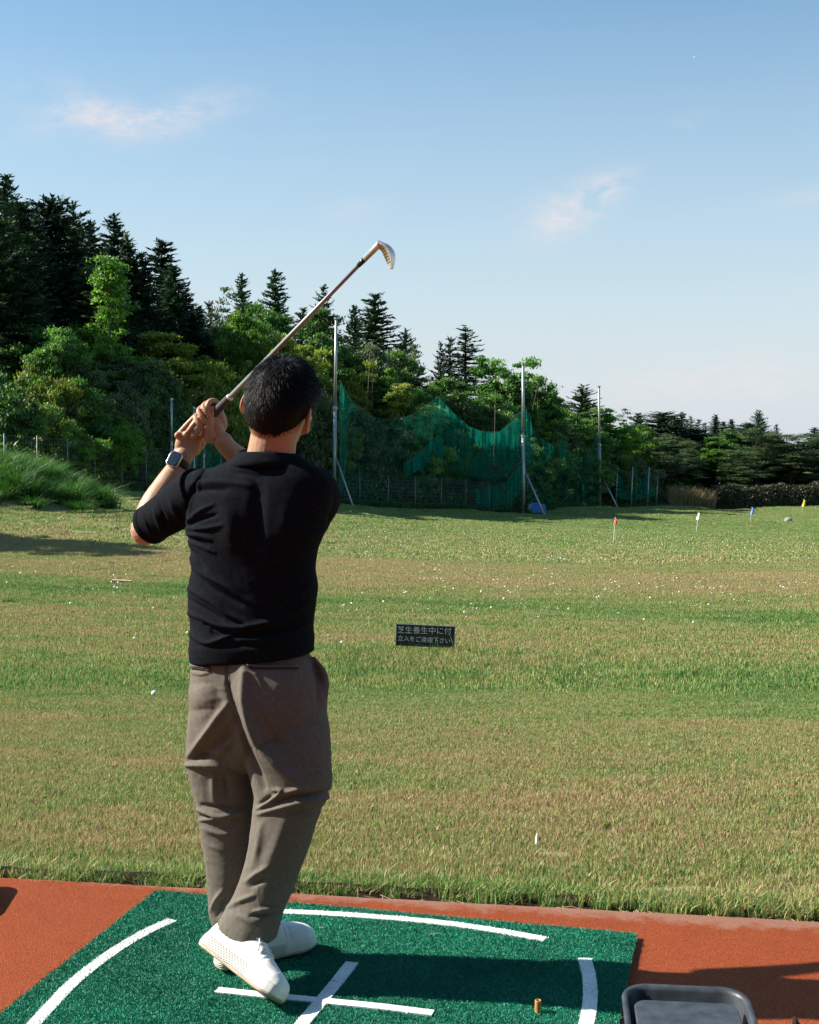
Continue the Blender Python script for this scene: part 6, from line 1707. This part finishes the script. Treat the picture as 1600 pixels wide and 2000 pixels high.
# --- shoes
def shoe(O, Xax, Zup, label):
    Xa = unit(np.array(Xax, float)); Za = np.array(Zup, float); Za = unit(Za - Xa * Za.dot(Xa)); Ya = np.cross(Za, Xa)
    M = np.stack([Xa, Ya, Za], 1); O = np.array(O, float)
    Lg = .298
    def halfw(x): return np.interp(x / Lg, [0, .03, .10, .25, .45, .62, .76, .88, .95, .985, 1], [.016, .027, .036, .039, .040, .046, .051, .049, .040, .027, .011])
    def mid(x): return np.interp(x / Lg, [0, .4, .7, 1], [0, 0, .003, -.004])
    xs = np.concatenate([np.linspace(0, .03, 7), np.linspace(.04, .24, 26), np.linspace(.246, Lg, 12)])
    # sole outline
    def outline(inset, z, toe=0.0):
        a = [[x, mid(x) + max(halfw(x) - inset, .004), z + toe * max(0, (x - .23) / .068) ** 2] for x in xs]; c = [[x, mid(x) - max(halfw(x) - inset, .004), z + toe * max(0, (x - .23) / .068) ** 2] for x in xs[::-1]]
        P = np.array(a + c); P[:, 0] = Lg / 2 + (P[:, 0] - Lg / 2) * (1 - inset * 6); return P
    so = MB(); so.rings([outline(.004, .0, .010), outline(.0005, .003, .009), outline(.0, .007, .008)], True)
    mi = MB(); mi.rings([outline(.0, .0072, .008), outline(-.0012, .012, .006), outline(-.0002, .030, .002), outline(.0018, .0365, .001), outline(.0045, .0375, .001)], True)
    up = MB()
    def top(x): return np.interp(x / Lg, [0, .04, .10, .20, .30, .38, .46, .56, .68, .78, .88, .95, 1], [.076, .098, .104, .098, .100, .113, .109, .098, .083, .073, .066, .058, .044])
    rings = []
    a = np.linspace(0, math.pi, 22)
    for x in np.concatenate([np.linspace(.003, .03, 6), np.linspace(.04, .24, 24), np.linspace(.246, Lg - .004, 11)]):
        w = max(halfw(x) - .0025, .006); h = top(x) - .030
        lean = np.interp(x / Lg, [0, .1, .4, .7, 1], [.62, .70, .62, .86, .9])
        c_, s_ = np.cos(a), np.sin(a)
        ex = np.interp(x / Lg, [0, .35, .6, 1], [.62, .62, .72, .8])
        zz = h * np.abs(s_) ** ex
        ww = w * np.sign(c_) * np.abs(c_) ** .8 * (1 - (1 - lean) * (zz / h) ** 1.3)
        ring = np.stack([np.full(22, x) + np.where(x < .03, (zz / h) * .006, 0), mid(x) + ww, .030 + zz], 1)
        rings.append(ring)
    up.rings(rings, True)
    ume = up.mesh("upper")
    def tr(mb_or_v):
        return np.concatenate(mb_or_v.v) @ M.T + O
    t_up = MB(); t_up.add(tr(up), up.f)
    sm_ = remesh(t_up, "upper", .0026, 3)
    Vv, Nv = get_vn(sm_)
    Lc = (Vv - O) @ M
    crease = np.exp(-((Lc[:, 0] - .205) / .004) ** 2) + np.exp(-((Lc[:, 0] - .190) / .004) ** 2)
    seam = np.exp(-((Lc[:, 2] - (.046 + .02 * np.clip((Lc[:, 0] - .1) / .1, -1, 1))) / .0013) ** 2) * (np.abs(Lc[:, 1]) > .015)
    dsp = -.0014 * crease * (Lc[:, 2] > .05) - .0013 * seam + .0008 * fbm(Lc * 30, 4, 3)
    set_co(sm_, Vv + Nv * dsp[:, None] - ML)
    sh = link("shoe", sm_, M_white, man); sh['label'] = label
    def sub(nm, mb, m, smooth=True):
        q = MB(); q.add(tr(mb), mb.f)
        o = part(nm, q, m, man, sh, smooth=smooth); return o
    # the sole keeps its own axes so that the tread pattern follows the shoe
    for nm, mb, m in (("midsole", mi, M_mids), ("outsole", so, M_sole)):
        o = link(nm, mesh_from(nm, np.concatenate(mb.v), mb.f, True), m, sh)
        o.matrix_local = Matrix.Translation(Vector(O - ML)) @ Matrix(M.tolist()).to_4x4()
    for q in range(6):
        x = .118 + q * .015; z = top(x) + .0015; w = .017 - q * .0006
        lc = MB(); lc.tube([[x - .004, mid(x) - w - .006, z - .008], [x, mid(x) - w * .5, z], [x + .002, mid(x) + w * .5, z], [x + .004, mid(x) + w + .006, z - .008]], .0024, 6); sub("lace", lc, M_lace)
    for s in (-1, 1):
        lc = MB(); lc.tube([[.125, s * .003, top(.125) + .001], [.140, s * .014, top(.140) + .003], [.160, s * .024, top(.16) - .004], [.178, s * .033, top(.178) - .016]], .0019, 6); sub("lace_end", lc, M_lace)
    tg = MB(); tg.rings([np.array([[x, mid(x) - w_, z], [x, mid(x) + w_, z], [x, mid(x) + w_, z - .004], [x, mid(x) - w_, z - .004]]) for x, w_, z in ((.085, .020, .118), (.105, .020, .116), (.130, .018, .106), (.165, .016, .088))], True); sub("tongue", tg, M_white)
    return sh
hl = G(424, 1897, MAT_Z); hl[2] = MAT_Z
tl = G(612, 1846, MAT_Z); tl[2] = MAT_Z
shoe(np.array([hl[0], hl[1], MAT_Z + .007]), tl - hl, [0, 0, 1], "left white leather shoe flat on the mat")
toe = G(541, 1968, MAT_Z + .012); toe[1] += .01
hr = W(377, 1836, 3.435)
xa = unit(toe - hr)
shoe(toe - xa * .297, xa, np.array([.60, .22, .60]), "right white leather shoe standing on its toe with the heel raised")

# --- watch on the left wrist
M_alu = pmat("silver_watch_case", (.62, .60, .57), .28, .05, 30, metal=.85)
M_glass = pmat("dark_watch_glass", (.012, .020, .034), .12, .05, 30, spec=.7)
M_strap = pmat("black_strap", (.012, .012, .013), .6, .1, 30)
fa = unit(W(358, 888, 3.75) - W(327, 945, 3.715)); wc = W(350, 908, 3.744)
wn_ = np.array([-.42, -1, .05]); wn_ = unit(wn_ - fa * wn_.dot(fa)); ws_ = np.cross(fa, wn_)
a = np.linspace(0, 2 * math.pi, 40, endpoint=False)
st_ = MB()
def sring(off, rr): return wc + fa * off + rr * (np.cos(a)[:, None] * wn_ + np.sin(a)[:, None] * ws_)
st_.rings([sring(-.011, .0288), sring(-.011, .0312), sring(.011, .0310), sring(.011, .0284)], False)
wo = part("wristwatch", st_, M_strap, man, body_o if False else None, smooth=True)
def rr_ring(w, h, rad, z):
    P = round_rect(0, 0, w, h, rad, 6); c = wc + wn_ * z
    return c + P[:, :1] * ws_ + P[:, 1:] * fa
cs = MB(); cs.rings([rr_ring(.034, .040, .011, .0275), rr_ring(.0385, .0455, .012, .030), rr_ring(.040, .047, .0125, .034), rr_ring(.0395, .0465, .0125, .0375), rr_ring(.0375, .0445, .012, .0385)], True)
part("watch_case", cs, M_alu, man, wo, smooth=True)
gs = MB(); gs.rings([rr_ring(.0360, .0430, .0115, .0386), rr_ring(.0352, .0422, .011, .0397), rr_ring(.030, .037, .010, .0401)], True)
part("watch_glass", gs, M_glass, man, wo, smooth=True)
part("watch_crown", MB().tube([wc + wn_ * .034 - ws_ * .0195 + fa * .008, wc + wn_ * .034 - ws_ * .0225 + fa * .008], .0032, 12), M_alu, man, wo)

# ---------------------------------------------------------------- golf club
M_chrome = pmat("brushed_steel", (.74, .71, .66), .34, .05, 30, metal=.72)
M_shaft = pmat("steel_shaft", (.27, .275, .285), .5, .05, 30, metal=.35)
M_grip = pmat("grey_rubber_grip", (.040, .042, .046), .75, .2, 80, .6, 500)
M_ferr = pmat("black_ferrule", (.012, .012, .014), .35, .1, 30)
cb, ch = W(370, 857, 3.835), W(743, 475, 3.27)
cd = unit(ch - cb)
club = thing("golf_club", "iron golf club with steel shaft raised over the golfer's left shoulder", "golf club", tuple(cb))
def along_px(px):
    k = (px - 800) / F_PX; t = np.linspace(0, 1, 4000); P = cb + (ch - cb) * t[:, None]
    return P[int(np.argmin(np.abs(to_px(P)[0] - px)))]
g1, f0, f1 = along_px(448), along_px(701), along_px(713)
part("grip", MB().tube([cb - cd * .01, cb, g1 - cd * .004, g1], [.010, .0136, .0112, .0085], 18), M_grip, club, smooth=True)
part("grip_band", MB().tube([g1, g1 + cd * .004, g1 + cd * .009], [.0100, .0100, .0078], 18), M_chrome, club, smooth=True)
part("shaft", MB().tube([g1, f0], [.0074, .0050], 16), M_shaft, club, smooth=True)
part("ferrule", MB().tube([f0 - cd * .001, f1], [.0058, .0072], 16), M_ferr, club, smooth=True)
hd = MB()
part("hosel", MB().tube([f1, f1 + (ch - f1) * .8, ch], [.0072, .0080, .0085], 16), M_chrome, club, smooth=True)
Yc = ch[1]
ridge = [W(742, 474, Yc - .008), W(754, 481, Yc - .016), W(762, 494, Yc - .018), W(765, 508, Yc - .014), W(766, 524, Yc - .004)]
left_ = [W(735, 484, Yc + .004), W(744, 490, Yc + .010), W(750, 502, Yc + .012), W(756, 515, Yc + .010), W(761, 526, Yc + .003)]
right_ = [W(744, 471, Yc + .004), W(760, 478, Yc + .012), W(770, 490, Yc + .016), W(773, 505, Yc + .012), W(769, 526, Yc + .003)]
back_ = [W(742, 478, Yc + .012), W(753, 486, Yc + .026), W(761, 498, Yc + .030), W(765, 510, Yc + .024), W(766, 525, Yc + .007)]
rg = [np.array([l_, r1, r2, b2]) for l_, r1, r2, b2 in zip(catmull(left_, 4), catmull(ridge, 4), catmull(right_, 4), catmull(back_, 4))]
hd.rings(rg, True)
me = hd.mesh("club_head", LOC[club.name]); 
bm = bmesh.new(); bm.from_mesh(me); bmesh.ops.recalc_face_normals(bm, faces=bm.faces); bm.to_mesh(me); bm.free()
ho = link("club_head", me, M_chrome, club)
ev = ho.modifiers.new("edge", 'BEVEL'); ev.width = .0016; ev.segments = 2; ev.angle_limit = R(25)
for k in range(7):
    t = .16 + .10 * k; i0 = t * 4
    l_ = catmull(left_, 10)[int(t * 40)]; q_ = catmull(ridge, 10)[int(t * 40)]
    off = np.array([-.0009, -.0006, 0])
    part("face_groove", MB().tube([l_ + (q_ - l_) * .12 + off, l_ + (q_ - l_) * .72 + off], .0006, 4), M_ferr, club, ho)
